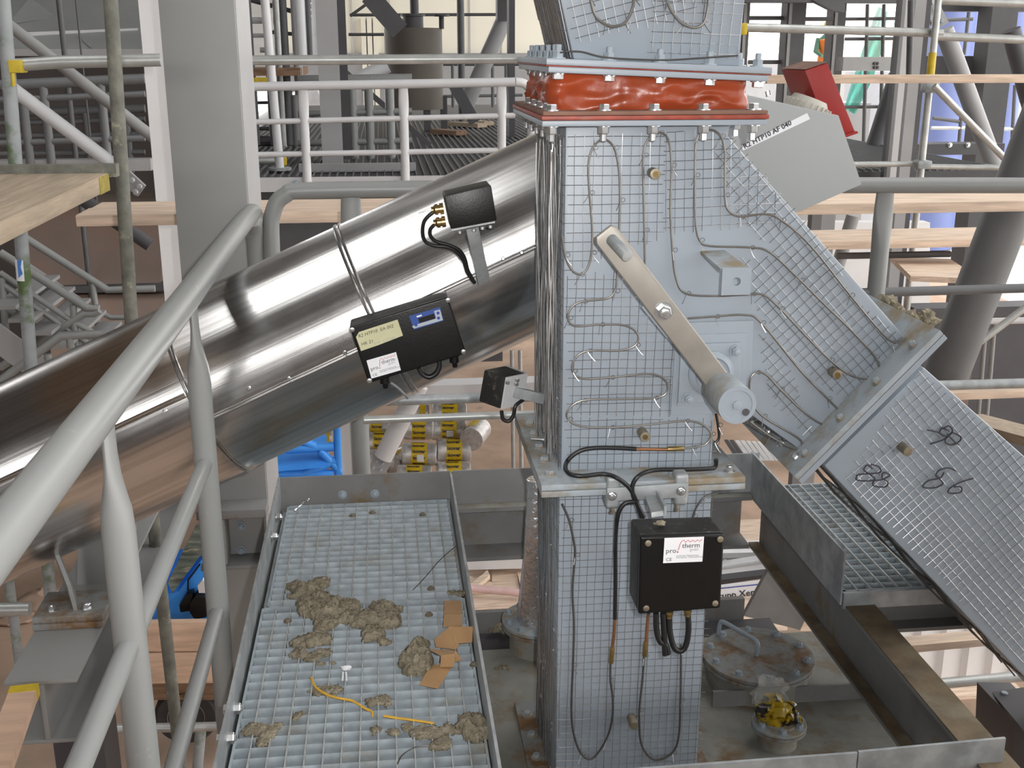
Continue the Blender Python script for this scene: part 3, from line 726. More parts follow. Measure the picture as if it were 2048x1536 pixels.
for i in range(9):
    y = YF + 0.03 + 0.28 * random.random(); ph = random.random() * 6
    b.tube([V(XL - 0.010 + 0.003 * math.sin(ph + k), y + 0.008 * math.sin(ph * 2 + k * 0.6), ZC + 0.03 + 0.73 * k / 8) for k in range(9)], 0.0013, 5, caps=False)
stuff(b.done('wire_mesh', M_WIRE, LD))
p = F(1262, 1433)
s = MB().rev(p, V(0.02, -1, -0.12), [(0, 0.010), (0.032, 0.010)], 18).done('spacer_sleeve', M_SLEEVE, LD, bevel=0.001)
# ------------------------------------------------------------------ lower slanting duct with handwriting
BD = thing('branch_duct', 'lower slanting blue-grey duct with wire mesh and the handwritten numbers 90, 88 and 86', 'duct', (1.2, 2.31, 0.3))
g0, g1 = PY(1848, 735, YF), PY(1648, 932, YF)
e0, e1 = PY(2560, 1340, YF), PY(2560, 1905, YF)
MB().prism([g0, e0 + w * 0.3, e1 + w * 0.3, g1], V(0, YK - YF, 0)).done('sheet_body', M_DUCT, BD, bevel=0.006)
fl(0.0135, 0.0125).done('branch_flange', M_DUCT, BD, bevel=0.002)
O = V(1.1, YF, 0.3)
for px in ([(1838, 740), (2048, 915), (2048, 1330), (1690, 955)], ):
    b = wire_patch(MB(), O, X3, Z3, FN, P2([F(*q) for q in px], O, X3, Z3), th, 0.0183)
    stuff(b.done('wire_mesh', M_WIRE, BD))
b = MB()
for i in range(7):
    y = YF + 0.02 + 0.02 * i; s0, s1 = F(1640, 925), F(2070, 1365)
    b.tube([V(0, 0, 0) + s0.lerp(s1, k / 10) + V(0, y - YF, 0) + V(-0.006, 0, -0.008) * (1.2 + math.sin(i * 2 + k)) for k in range(11)], 0.0018, 5, caps=False)
stuff(b.done('wire_bundle', M_HEATDARK, BD))
s = MB().rev(F(1802, 892), V(0.05, -1, -0.05), [(0, 0.0105), (0.032, 0.0105)], 18).done('spacer_sleeve', M_SLEEVE, BD, bevel=0.001)
def pen(parent, strokes, m, r=0.0016, off=0.0062, f=F, name='pen_number'):
    b = MB()
    for s in strokes: b.tube([f(x, y, off) for x, y in [(p.x, p.y) for p in spline([V(q[0], q[1], 0) for q in s], 5)]], r, 5)
    return b.done(name, m, parent)
pen(BD, [[(1855, 860), (1875, 864), (1890, 872)], [(1898, 862), (1885, 856), (1880, 866), (1893, 873), (1905, 862), (1898, 852), (1884, 858)], [(1906, 864), (1886, 880), (1860, 888)], [(1921, 873), (1903, 866), (1890, 882), (1903, 890), (1920, 882), (1922, 872)], [(1895, 868), (1908, 882), (1918, 890)]], M_INK)
pen(BD, [[(1745, 938), (1735, 930), (1728, 940), (1742, 950), (1750, 958), (1738, 962), (1714, 960), (1716, 950), (1732, 948), (1760, 945), (1758, 934), (1742, 929)], [(1780, 950), (1768, 945), (1764, 955), (1776, 965), (1770, 974), (1748, 972), (1748, 962), (1762, 960), (1780, 952)]], M_INK)
pen(BD, [[(1912, 942), (1898, 936), (1880, 940), (1872, 950), (1880, 958), (1886, 968), (1868, 976), (1846, 974), (1856, 962), (1880, 956), (1888, 945)], [(1946, 957), (1920, 965), (1902, 975), (1896, 984), (1905, 987), (1922, 984), (1922, 974), (1908, 974)]], M_INK)

# ------------------------------------------------------------------ fabric bellows between the flanges
FB = thing('bellows_joint', 'crumpled orange-red fabric expansion joint clamped between two duct flanges', 'bellows', (0.5, 2.31, 1.15))
b = MB(); n = 140
x0, x1, y0, y1 = 0.322, 0.680, 2.142, 2.49
per = []
for i in range(n):
    t_ = i / n * 4
    s_, f_ = int(t_), t_ - int(t_)
    per.append((V(x0 + (x1 - x0) * f_, y0, 0), V(x1, y0 + (y1 - y0) * f_, 0), V(x1 - (x1 - x0) * f_, y1, 0), V(x0, y1 - (y1 - y0) * f_, 0))[s_])
rows = []; nr = 22; ctr = V((x0 + x1) / 2, (y0 + y1) / 2, 0)
for r_ in range(nr + 1):
    s_ = r_ / nr; row = []
    for i in range(n + 1):
        p = per[i % n].copy(); d = (p - ctr); d = V(d.x / 0.19, d.y / 0.19, 0)
        dn = V(0, -1, 0) if i < n / 4 else V(1, 0, 0) if i < n / 2 else V(0, 1, 0) if i < 3 * n / 4 else V(-1, 0, 0)
        zt_ = 1.240 - 0.041 * (p.x - 0.29); z = 1.150 + (zt_ - 1.150) * s_
        q = V(p.x * 7, p.y * 7, z * 16)
        k = mnoise.fractal(q + V(3, 1, 7), 0.9, 2.1, 3)
        rid = 1 - abs(mnoise.noise(V(p.x * 11 + z * 9, p.y * 11, z * 20 - p.x * 9) + V(9, 2, 4))) * 2
        bul = math.sin(math.pi * s_) ** 0.6
        off = 0.007 * bul + bul * (0.013 * k + 0.011 * max(0, rid) ** 3)
        row.append(p + dn * off + V(0, 0, z))
    rows.append(row)
g = [b.vs(r_[:-1]) for r_ in rows]
for a, c in zip(g, g[1:]):
    for j in range(n): b.f([a[j], a[(j + 1) % n], c[(j + 1) % n], c[j]])
b.done('fabric', M_FABRIC, FB, sharp=80)
plate_ring(FB, 'clamp_frame', 0.290, 0.711, 2.078, 2.54, 1.157, 1.164, M_DUSTYRED, 0.001)
plate_ring(FB, 'gasket', 0.2865, 0.7125, 2.073, 2.545, 1.1485, 1.1565, M_REDLEAD, 0.002)
for px in (1104, 1209, 1309, 1407, 1507):
    bolt(FB, V(PY(px, 224, 2.105).x, 2.105, 1.164), (0, 0, 1), 0.0105, 0.010, 0, M_NUT)
for k in range(4): bolt(FB, V(0.312, 2.16 + 0.09 * k, 1.164), (0, 0, 1), 0.0105, 0.010, 0, M_NUT)

# ------------------------------------------------------------------ upper duct (slightly tilted)
UD = thing('hopper_outlet', 'tapered blue-grey duct piece above the bellows, its flange tilted, two heating loops hanging down', 'duct', (0.5, 2.31, 1.25))
def tz(x): return 1.2405 - 0.0415 * (x - 0.29)
def tilted(name, m, lo, hi, y0=2.1, y1=2.56, xa=0.298, xb=0.722):
    return MB().prism([V(xa, y0, tz(xa) + lo), V(xb, y0, tz(xb) + lo), V(xb, y0, tz(xb) + hi), V(xa, y0, tz(xa) + hi)], V(0, y1 - y0, 0)).done(name, m, UD, bevel=0.0025)
tilted('lower_flange', M_DUCT, -0.008, 0.003, xa=0.302, xb=0.716)
tilted('sealant', M_REDLEAD, 0.003, 0.0055, 2.103)
tilted('upper_flange', M_DUCT, 0.0055, 0.0175)
b = MB()
k0 = [V(0.357, YF, tz(0.357) + 0.017), V(0.675, YF, tz(0.675) + 0.017), V(0.675, YK, tz(0.675) + 0.017), V(0.357, YK, tz(0.357) + 0.017)]
k1 = [V(0.285, YF - 0.035, 1.52), V(0.672, YF - 0.035, 1.52), V(0.672, YK + 0.04, 1.52), V(0.285, YK + 0.04, 1.52)]
v0, v1 = b.vs(k0), b.vs(k1)
b.f(v0[::-1]); b.f(v1)
for i in range(4): b.f([v0[i], v0[(i + 1) % 4], v1[(i + 1) % 4], v1[i]])
b.done('sheet_body', M_DUCT, UD, bevel=0.004)
ups = [V(0.40, YF, 0), ]
Wd = (k1[1] - k0[1]).normalized(); Nf = X3.cross(Wd).normalized()
if Nf.y > 0: Nf = -Nf
O = k0[0].copy()
b = MB()
wire_patch(b, O, X3, Wd, Nf, [(0.14, 0.01), (0.315, 0.0), (0.315, 0.26), (0.14, 0.26)], -2, 0.0183)
wire_patch(b, O, X3, Wd, Nf, [(0.0, 0.03), (0.16, 0.06), (0.30, 0.13), (0.30, 0.26), (-0.04, 0.26)], 14, 0.0183)
stuff(b.done('wire_mesh', M_WIRE, UD))
We = (k1[0] - k0[0]).normalized()
b = MB(); Ne = Y3.cross(We).normalized()
if Ne.x > 0: Ne = -Ne
wire_patch(b, O, Y3, We, Ne, [(0.0, 0.0), (0.32, 0.0), (0.35, 0.26), (0.0, 0.26)], 0, 0.0183)
for i in range(22):
    yy = 0.01 + 0.30 * random.random()
    b.tube([O + Y3 * (yy + 0.004 * math.sin(i + k)) + We * (0.27 * k / 5) + Ne * 0.006 for k in range(6)], 0.0011, 5, caps=False)
stuff(b.done('wire_mesh', M_WIRE, UD))
for px in (1116, 1218, 1320, 1419, 1516):
    x = PY(px, 115, 2.13).x
    bolt(UD, V(x, 2.13, tz(x) + 0.0175), (0.04, 0, 1), 0.0105, 0.012, 0.013, M_NUTPAINT)
    x = PY(px, 155, 2.13).x
    bolt(UD, V(x, 2.13, tz(x) - 0.008), (-0.04, 0, -1), 0.0105, 0.010, 0.0, M_NUT)
for k in range(5):
    bolt(UD, V(0.325, 2.17 + 0.085 * k, tz(0.325) + 0.0175), (0, 0, 1), 0.0105, 0.012, 0.013, M_NUTPAINT)
    bolt(UD, V(0.325, 2.17 + 0.085 * k, tz(0.325) - 0.008), (0, 0, -1), 0.0105, 0.010, 0.0, M_NUT)
bolt(UD, V(0.695, 2.22, tz(0.695) + 0.0175), (0, 0, 1), 0.0105, 0.012, 0.013, M_NUTPAINT)

# ------------------------------------------------------------------ heating cables on the ducts
def ties(parent, pts, n=7, f=F, off=0.006):
    """little twisted tie wires that hold the cable"""
    b = MB()
    for i in range(n):
        x, y = pts[min(len(pts) - 1, int((i + 0.5) / n * len(pts)))]
        c = f(x, y, off)
        b.tube([c + V(math.cos(a) * 0.0042 + 0.006, 0, math.sin(a) * 0.0042) for a in [6.28 * k / 9 for k in range(10)]], 0.0007, 5)
        dx = random.uniform(-0.5, 0.5)
        b.tube([c + V(0.004 * k * dx * (1 + 0.2 * k), -0.002 * k, -0.0048 * k) for k in range(5)], 0.0007, 5)
    return stuff(b.done('tie_wire', M_WIRE, parent))
def heat(label, px, m=M_HEAT, r=0.0022, off=0.0058, f=F, n=8, name='heating_cable', k=6, tie=True):
    o = MB().tube([f(p.x, p.y, off) for p in spline([V(q[0], q[1], 0) for q in px], k)], r, 8).done(name, m)
    tag(o, label, 'cable')
    if tie: ties(o, px, n, f)
    return o
K1 = [(1124, 470), (1130, 510), (1142, 538), (1159, 549), (1174, 538), (1183, 505), (1184, 450), (1179, 385), (1177, 330), (1186, 295), (1207, 279), (1228, 295), (1238, 340), (1240, 400), (1238, 470), (1236, 520), (1234, 555), (1230, 582), (1214, 597), (1165, 603), (1143, 615), (1136, 636), (1150, 652), (1200, 649), (1250, 651), (1275, 668), (1271, 690), (1240, 701), (1175, 702), (1150, 718), (1145, 742), (1165, 757), (1220, 755), (1300, 748), (1331, 762), (1333, 785), (1308, 796), (1240, 798), (1165, 801), (1137, 820), (1136, 838), (1160, 852), (1220, 855), (1290, 850), (1370, 842), (1405, 849), (1422, 868), (1412, 888), (1385, 895), (1364, 897)]
heat('thin heating cable snaking down the mesh beside the lever to a brass sleeve', K1, n=24)
K2 = [(1290, 545), (1289, 460), (1287, 380), (1287, 310), (1297, 278), (1318, 265), (1337, 280), (1343, 330), (1341, 420), (1345, 500), (1352, 556), (1372, 587), (1440, 592), (1503, 588), (1530, 591), (1560, 617), (1610, 670), (1660, 720), (1700, 750), (1735, 758), (1757, 742), (1750, 714), (1700, 658), (1650, 610), (1600, 560), (1540, 505), (1500, 495), (1420, 492), (1399, 480), (1391, 440), (1390, 350), (1392, 290), (1402, 266), (1422, 260), (1441, 272), (1450, 305), (1450, 390), (1456, 420), (1480, 433), (1530, 428), (1562, 440), (1620, 490), (1700, 590), (1750, 650), (1785, 684), (1812, 676)]
heat('long heating cable looping over the duct top and three times down the slanting branch', K2, n=22)
K3 = [(1376, 637), (1430, 633), (1490, 630), (1522, 645), (1600, 740), (1655, 797), (1680, 826), (1672, 845), (1648, 850), (1610, 826), (1560, 778), (1532, 749), (1512, 745), (1500, 762), (1503, 800), (1525, 832), (1590, 872), (1604, 888), (1588, 898), (1540, 872), (1500, 843)]
heat('heating cable running from behind the lever down around the branch corner', K3, n=9)
def fU(x, y, off=0.006):
    r = ray(x, y); n_ = Nf; s_ = (k0[0] + n_ * off - EYE).dot(n_) / r.dot(n_); return EYE + r * s_
heat('first hanging loop of heating cable on the duct piece above the bellows', [(1176, -60), (1180, -10), (1190, 30), (1210, 48), (1230, 53), (1250, 45), (1264, 20), (1268, -10), (1266, -60)], f=fU, n=4, r=0.0028, off=0.007)
heat('second hanging loop of heating cable, beside the first above the bellows', [(1322, -60), (1332, -5), (1345, 25), (1365, 47), (1390, 55), (1408, 45), (1415, 20), (1417, -10), (1414, -60)], f=fU, n=4, r=0.0028, off=0.007)
tag(MB().tube(spline([PY(1120, 105, 2.115), PY(1160, 103, 2.115), PY(1215, 115, 2.115), PY(1320, 120, 2.115), PY(1400, 116, 2.115), PY(1476, 111, 2.115)], 6), 0.0016, 7).done('sagging_wire', M_HEATDARK), 'thin dark wire lying along the top of the tilted flange', 'wire')
# black connection leads with copper ends and brass sleeves
def lead(label, px, black, copper, sleeve, f=F, off=0.010, thin=None):
    t = thing('connection_lead', label, 'cable', f(*px[0], off))
    def g(x, y, o=off): return f(x, y, o + (0.092 - o) * min(1, max(0, (y - 925) / 30)) * min(1, max(0, (1100 - y) / 60)))
    MB().tube([g(p.x, p.y) for p in spline([V(q[0], q[1], 0) for q in px], 6)], 0.0046, 10).done('lead', M_RUBBER, t)
    if copper: MB().tube([f(*q, off) for q in copper], 0.0036, 10).done('copper_end', M_COPPER, t)
    if sleeve: MB().cyl(f(*sleeve[0], off), f(*sleeve[1], off), 0.0054, 14).done('crimp_sleeve', M_BRASS, t, bevel=0.0008)
    if thin:
        s = MB().tube([f(p.x, p.y, 0.0066) for p in spline([V(q[0], q[1], 0) for q in thin], 6)], 0.0025, 8).done('heating_core', M_HEATDARK, t)
        ties(t, thin, 6)
    return t
lead('black lead with copper end and brass sleeve curling above the clamped flange', [(1272, 898), (1235, 896), (1190, 896), (1160, 902), (1138, 918), (1131, 935), (1140, 948), (1165, 952), (1205, 948), (1232, 955), (1258, 975), (1272, 1002), (1283, 1035)], 0, [(1271, 898), (1337, 899)], [(1335, 898), (1367, 897)])
lead('black lead running in from the duct edge to the junction box', [(1432, 918), (1431, 932), (1420, 937), (1370, 939), (1310, 940), (1280, 950), (1266, 968), (1266, 990), (1275, 1010), (1288, 1035)], 0, None, None, off=0.018)
lead('black lead with brass sleeve and thin loop on the lower duct mesh', [(1272, 1003), (1250, 1007), (1236, 1030), (1231, 1080), (1231, 1160), (1230, 1238)], 0, [(1230, 1236), (1228, 1270), (1224, 1300)], [(1225, 1296), (1222, 1326)], thin=[(1221, 1326), (1221, 1360), (1226, 1400), (1224, 1440), (1212, 1480), (1185, 1517), (1163, 1508), (1148, 1470), (1143, 1420), (1146, 1330), (1148, 1250), (1145, 1180), (1150, 1110), (1148, 1085), (1138, 1040), (1124, 1008)])
lead('copper-ended lead under the junction box with a thin loop at the duct foot', [(1300, 1180), (1299, 1205), (1297, 1226)], 0, [(1297, 1225), (1294, 1256), (1292, 1288)], [(1292, 1284), (1289, 1312)], thin=[(1288, 1312), (1285, 1360), (1279, 1420), (1281, 1480), (1295, 1510), (1315, 1520), (1345, 1505), (1358, 1470), (1361, 1400), (1362, 1330), (1362, 1290)])
heat('dark thin cable arching away at the top corner of the lower duct', [(1436, 986), (1412, 993), (1397, 1008), (1386, 1032), (1384, 1060)], M_HEATDARK, n=2)
heat('dark lead hooked over the duct edge beside the counterweight', [(1432, 828), (1436, 850), (1438, 875), (1430, 886)], M_RUBBER, 0.003, n=2, name='hooked_lead')

# ------------------------------------------------------------------ flap lever with counterweight
YV = 2.035
LV = thing('flap_lever', 'dull metal flap lever with a round counterweight, slanting across the duct front', 'lever', PY(1325, 620, YV))
la, lb = PY(1211, 468, YV), PY(1436, 762, YV)
d = (lb - la).normalized(); s = d.cross(FN).normalized(); hw = 0.0242
b = MB(); v = []
for k in ((-0.006, -hw * 0.72), (-0.006 + 0.010, -hw), ((lb - la).length, -hw), ((lb - la).length, hw), (0.004, hw), (-0.006, hw * 0.72)): v.append(la + d * k[0] + s * k[1])
b.prism(v, V(0, 0.011, 0)); b.done('arm', M_LEVER, LV, bevel=0.0028, seg=3)
pb, pe = PY(1226, 480, YV), PY(1255, 511, YV - 0.05)
pe = PY(1255, 511, YV - 0.052)
pinb = V(pb.x, YV, pb.z)
MB().cyl(PY(1223, 479, YV), PY(1256, 512, YV - 0.055), 0.0112, 22).done('pin', M_GALV, LV, bevel=0.0012)
bolt(LV, PY(1327, 622, YV), (0, -1, 0), 0.0135, 0.012, 0.006, M_NUT, 'bolt')
MB().obox(PY(1283, 615, YV + 0.035), V(0.012, 0, 0.010), V(0.052, 0, -0.062), V(0, 0.006, 0)).done('stop_plate', M_DUCT, LV)
cw = PY(1474, 810, 1.945)
cb = V(cw.x, 2.06, cw.z)
MB().rev(cb, FN, [(0, 0.035), (0.022, 0.035), (0.026, 0.037), (0.103, 0.037), (0.115, 0.0355)], 40).done('counterweight', M_DUCT_DUSTY, LV, bevel=0.0015)
disc = MB().rev(V(cw.x, 1.9455, cw.z), FN, [(0, 0.0365), (0.003, 0.0365), (0.003, 0.029), (0.0015, 0.028), (0.0015, 0.002)], 40).done('end_disc', M_DUCT, LV)
MB().rev(V(cw.x, 1.944, cw.z), FN, [(0, 0.0095), (0.0035, 0.0095)], 6, ph=0.3).done('hexagon_head', M_DUCT, LV, bevel=0.0006)
MB().rev(V(cw.x + 0.017, 1.9425, cw.z - 0.014), FN, [(0, 0.0072), (0.0006, 0.0072)], 16).done('screw_hole', M_STEEL_DARK, LV)
MB().cyl(PY(1417, 742, YF), V(bc.x, 2.05, bc.z), 0.016, 22).done('shaft', M_DUCT, LV)

# ------------------------------------------------------------------ junction box on the flange bracket
JB = thing('junction_box', 'black junction box with a white printed label hanging in front of the lower duct', 'junction box', (0.53, 1.93, 0.25))
jf = [PY(1281, 1074, 1.88), PY(1449, 1069, 1.88), PY(1441, 1217, 1.88), PY(1277, 1229, 1.88)]
jd = 0.075
MB().prism([p + V(0, 0.012, 0) for p in jf], V(0, jd, 0)).done('case', M_BLACKDUSTY, JB, bevel=0.006, seg=3)
MB().prism(jf, V(0, 0.014, 0)).done('lid', M_BLACK, JB, bevel=0.005, seg=3)
for q in ((1296, 1086), (1440, 1078), (1292, 1216), (1430, 1206)):
    MB().rev(PY(*q, 1.88), FN, [(0, 0.006), (0.0025, 0.006), (0.0035, 0.004)], 14).done('screw', M_SLEEVE, JB)
LT = lambda u_, v_, off=0.0: PY(1329, 1076, 1.88 - off).lerp(PY(1408, 1073, 1.88 - off), u_) * 1 + (PY(1326, 1126, 1.88 - off) - PY(1329, 1076, 1.88 - off)) * v_
def protherm_label(parent, o, ex, ey, n):
    """white maker's label: o top-left corner, ex to the right, ey downward"""
    q = MB().prism([o, o + ex, o + ex + ey, o + ey], n * 0.0008).done('label', M_WHITE, parent)
    o = o + n * 0.0011; U_ = ex.normalized(); W_ = ex.length; H_ = ey.length
    def at(a, c): return o + ex * a + ey * c
    text(q, 'pro', W_ * 0.185, at(0.05, 0.60), U_, n, M_INK, 'print')
    text(q, 'therm', W_ * 0.185, at(0.455, 0.415), U_, n, M_INK, 'print')
    text(q, 'gmbh', W_ * 0.105, at(0.655, 0.545), U_, n, M_INKPALE, 'print')
    text(q, 'CE', W_ * 0.12, at(0.06, 0.92), U_, n, M_INK, 'print', sx=1.1)
    text(q, 'Gesellschaft f. Begleitheizungs-', W_ * 0.047, at(0.32, 0.75), U_, n, M_INK, 'print')
    text(q, 'Messregeltech. - Wärmetechnik mbH', W_ * 0.047, at(0.32, 0.82), U_, n, M_INK, 'print')
    b = MB(); z = [(0.365, 0.50), (0.38, 0.40), (0.40, 0.27), (0.435, 0.15), (0.49, 0.10), (0.545, 0.19), (0.60, 0.11), (0.66, 0.19), (0.72, 0.11), (0.78, 0.19), (0.84, 0.11), (0.90, 0.18), (0.95, 0.10)]
    b.tube([at(*p) for p in z], W_ * 0.0075, 5)
    b.rev(at(0.352, 0.575) - n * 0.0006, n, [(0, W_ * 0.019), (0.0009, W_ * 0.019)], 12)
    b.done('logo_curve', M_INKRED, q)
    return q
o_ = PY(1329, 1076, 1.879); ex_ = PY(1408, 1073, 1.879) - o_; ey_ = PY(1326, 1126, 1.879) - o_
protherm_label(JB, o_, ex_, ey_, FN)
for q in ((1338, 1228), (1375, 1224)):
    p = PY(*q, 1.92); MB().rev(p + Z3 * 0.006, -Z3, [(0, 0.008), (0.006, 0.008), (0.008, 0.0065), (0.014, 0.0065)], 12).done('cable_gland', M_BRASS, JB)
def fj(x, y, off=0.0): return PY(x, y, 1.92)
for lbl, pp in (('looped_lead', [(1338, 1234), (1340, 1265), (1348, 1295), (1362, 1302), (1372, 1290), (1377, 1260), (1376, 1230)]), ('looped_lead', [(1312, 1226), (1313, 1260), (1320, 1283), (1332, 1290), (1336, 1308)]), ('looped_lead', [(1326, 1226), (1328, 1262), (1330, 1310)])):
    MB().tube([fj(p.x, p.y) for p in spline([V(q[0], q[1], 0) for q in pp], 6)], 0.0058, 10).done(lbl, M_RUBBER, JB)
blobb = MB(); blob(blobb, PY(1320, 1049, 1.925) + V(0, 0, 0.003), 0.008, (1.3, 0.8, 0.6), 0.5, 60)
tag(blobb.done('wool_scrap', M_WOOL), 'tiny scrap of mineral wool on top of the black junction box', 'wool')
# bracket clamped to the flange edge
BK = thing('clamp_bracket', 'galvanised clamp bracket with two jaws gripping the duct flange above the junction box', 'bracket', (0.53, 2.06, 0.39))
bl, br = PY(1214, 975, 2.062), PY(1378, 963, 2.062)
MB().prism([PY(1214, 977, 2.062), PY(1377, 966, 2.062), PY(1377, 995, 2.062), PY(1216, 1003, 2.062)], V(0, 0.006, 0)).done('cross_plate', M_GALV, BK, bevel=0.002)
for xa, xb, ya in ((1210, 1238, 965), (1342, 1378, 955)):
    c0 = PY((xa + xb) / 2, ya + 8, 2.085)
    MB().box((c0.x - 0.014, 2.066, 0.385), (c0.x + 0.014, 2.118, 0.4525)).done('jaw', M_GALV, BK, bevel=0.008, seg=3)
    bolt(BK, PY((xa + xb) / 2 - (0 if xa < 1300 else -2), ya + 27, 2.062), (0, -1, 0), 0.0075, 0.004, 0.003, M_NUT)
for q0_, q1_ in (((1225, 998), (1225, 1020)), ((1354, 993), (1355, 1013))):
    MB().rev(PY(*q0_, 2.085), -Z3, [(0, 0.0042), (0.026, 0.0042), (0.027, 0.0055), (0.031, 0.0055)], 10).done('clamp_screw', M_SLEEVE, BK)
MB().prism([PY(1290, 1002, 2.06), PY(1312, 1000, 2.06), PY(1328, 1032, 1.97), PY(1303, 1036, 1.97)], V(0, 0.004, 0.01)).done('mounting_rail', M_GALV, BK, bevel=0.001)
MB().prism([PY(1312, 1000, 2.06), PY(1318, 1001, 2.06), PY(1333, 1031, 1.97), PY(1328, 1032, 1.97)], V(0, 0.002, 0.02)).done('rail_lip', M_GALV, BK)

# ------------------------------------------------------------------ thermostat box on the pipe
TB_ = thing('thermostat_box', 'wide black controller box with display, paper tape and white label, tilted on the shining pipe', 'controller', (0.03, 2.47, 0.56))
yb = 2.425
tf = [PY(699, 654, yb), PY(895, 594, yb), PY(934, 707, yb), PY(737, 767, yb)]
MB().prism([p + V(0, 0.012, 0) for p in tf], V(0, 0.062, 0)).done('case', M_BLACKDUSTY, TB_, bevel=0.005, seg=3)
MB().prism(tf, V(0, 0.014, 0)).done('lid', M_BLACK, TB_, bevel=0.004, seg=3)
for q in ((704, 659), (896, 600), (927, 703), (739, 761)): MB().rev(PY(*q, yb), FN, [(0, 0.0055), (0.0025, 0.0055), (0.0035, 0.0035)], 12).done('screw', M_NUT, TB_)
P_ = lambda x, y, o=0.0008: PY(x, y, yb - o)
tp = MB().prism([P_(x, y, 0) for x, y in ((712, 674), (718, 664), (795, 639), (806, 671), (757, 690), (722, 702))], FN * 0.0006).done('paper_tape', M_TAPE, TB_)
U_ = (P_(895, 594) - P_(699, 654)).normalized()
text(tp, 'R2 HTP10  EA 002', 0.0105, P_(717, 676, 0.0012), U_, FN, M_INK, 'handwriting', shear=0.2)
text(tp, 'HK 21', 0.0105, P_(723, 692, 0.0012), U_, FN, M_INK, 'handwriting', shear=0.2)
text(tp, '0.14 - 0.17 kW', 0.008, P_(748, 690, 0.0012), U_, FN, M_INKPALE, 'handwriting', shear=0.2)
o_ = P_(733, 721, 0); ex_ = P_(792, 704, 0) - o_; ey_ = P_(743, 757, 0) - o_
protherm_label(TB_, o_, ex_, ey_, FN)
dp = MB().prism([P_(x, y, 0) for x, y in ((818, 632), (880, 614), (887, 641), (828, 659))], FN * 0.0012).done('display_panel', M_PANELBLUE, TB_)
MB().prism([P_(x, y, 0.0012) for x, y in ((824, 653), (829, 650), (872, 637), (868, 622), (880, 619), (886, 640), (828, 657))][:7], FN * 0.0004).done('button_strip', M_PANELGREY, dp)
MB().prism([P_(x, y, 0.0013) for x, y in ((836, 637), (868, 627), (871, 637), (839, 646))], FN * 0.0008).done('display_window', M_BLACK, dp)
for q in ((876, 626), (877, 636), (832, 650)): MB().rev(P_(*q, 0.0014), FN, [(0, 0.0034), (0.0008, 0.0034)], 12).done('button', M_INKBLUE, dp)
MB().prism([P_(x, y, 0.0013) for x, y in ((833, 632), (843, 629), (844, 632), (834, 635))], FN * 0.0004).done('print', M_WHITE, dp)
def ft(x, y): return PY(x, y, yb + 0.03)
MB().tube([ft(p.x, p.y) for p in spline([V(*q, 0) for q in ((838, 736), (845, 748), (858, 754), (872, 747), (879, 733), (878, 722))], 6)], 0.0062, 12).done('cable_loop', M_RUBBER, TB_)
for q in ((770, 764), (909, 722)): MB().rev(ft(*q) + Z3 * 0.012, V(0.05, 0, -1), [(0, 0.012), (0.014, 0.012), (0.016, 0.007), (0.026, 0.006)], 14).done('cable_gland', M_BLACK, TB_)
tag(MB().tube(spline([PY(781, 765, 2.47), PY(795, 775, 2.475), PY(808, 788, 2.49), PY(815, 796, 2.52)], 5), 0.003, 8).done('capillary_tube', M_GALV), 'thin metal capillary running from the controller box round the pipe underside', 'tube')

# ------------------------------------------------------------------ small boxes on posts
SB = thing('sensor_box', 'small black box on a metal stem with two brass cable glands on the pipe', 'sensor box', PY(950, 540, 2.45))
ys = 2.36
sf = [PY(888, 391, ys), PY(981, 369, ys), PY(993, 440, ys), PY(901, 457, ys)]
MB().prism(sf, V(0, 0.085, 0)).done('case', M_BLACKDUSTY, SB, bevel=0.005, seg=3)
MB().prism([p + FN * 0.001 for p in sf], FN * 0.012).done('lid', M_BLACK, SB, bevel=0.003)
MB().prism([PY(903, 458, ys), PY(990, 442, ys), PY(990, 446, ys), PY(904, 462, ys)], V(0, 0.085, 0)).done('base_plate', M_GALV, SB)
for q in ((920, 461), (948, 457), (965, 453), (981, 450)): bolt(SB, PY(*q, ys + 0.02), (0, 0, -1), 0.0045, 0.006, 0, M_NUT, 'screw', False)
MB().prism([PY(932, 459, ys + 0.03), PY(957, 454, ys + 0.03), PY(981, 561, ys + 0.10), PY(957, 570, ys + 0.10)], V(0, 0.035, 0)).done('stem', M_GALV, SB, bevel=0.002)
for q in ((887, 417), (891, 443)):
    c = PY(*q, ys + 0.045)
    MB().rev(c, V(-1, 0, -0.12), [(0, 0.012), (0.008, 0.012), (0.008, 0.009), (0.012, 0.009), (0.012, 0.0115), (0.018, 0.0115), (0.022, 0.007), (0.026, 0.007)], 12).done('cable_gland', M_BRASS, SB)
for pp in (((868, 423), (850, 440), (845, 462), (850, 482), (868, 491), (893, 494), (913, 504), (927, 522), (935, 545), (950, 566)), ((872, 447), (861, 458), (861, 472), (873, 483), (898, 490), (918, 500), (930, 518), (936, 540), (947, 562))):
    MB().tube([PY(p.x, p.y, ys + 0.045 + 0.05 * max(0, (p.y - 430) / 140)) for p in spline([V(*q, 0) for q in pp], 5)], 0.0042, 10).done('cable', M_RUBBER, SB)
MB().prism([PY(838, 427, 2.50), PY(868, 421, 2.50), PY(872, 440, 2.50), PY(842, 446, 2.50)], V(0, 0.02, 0)).done('clear_tag', M_FILM, SB)

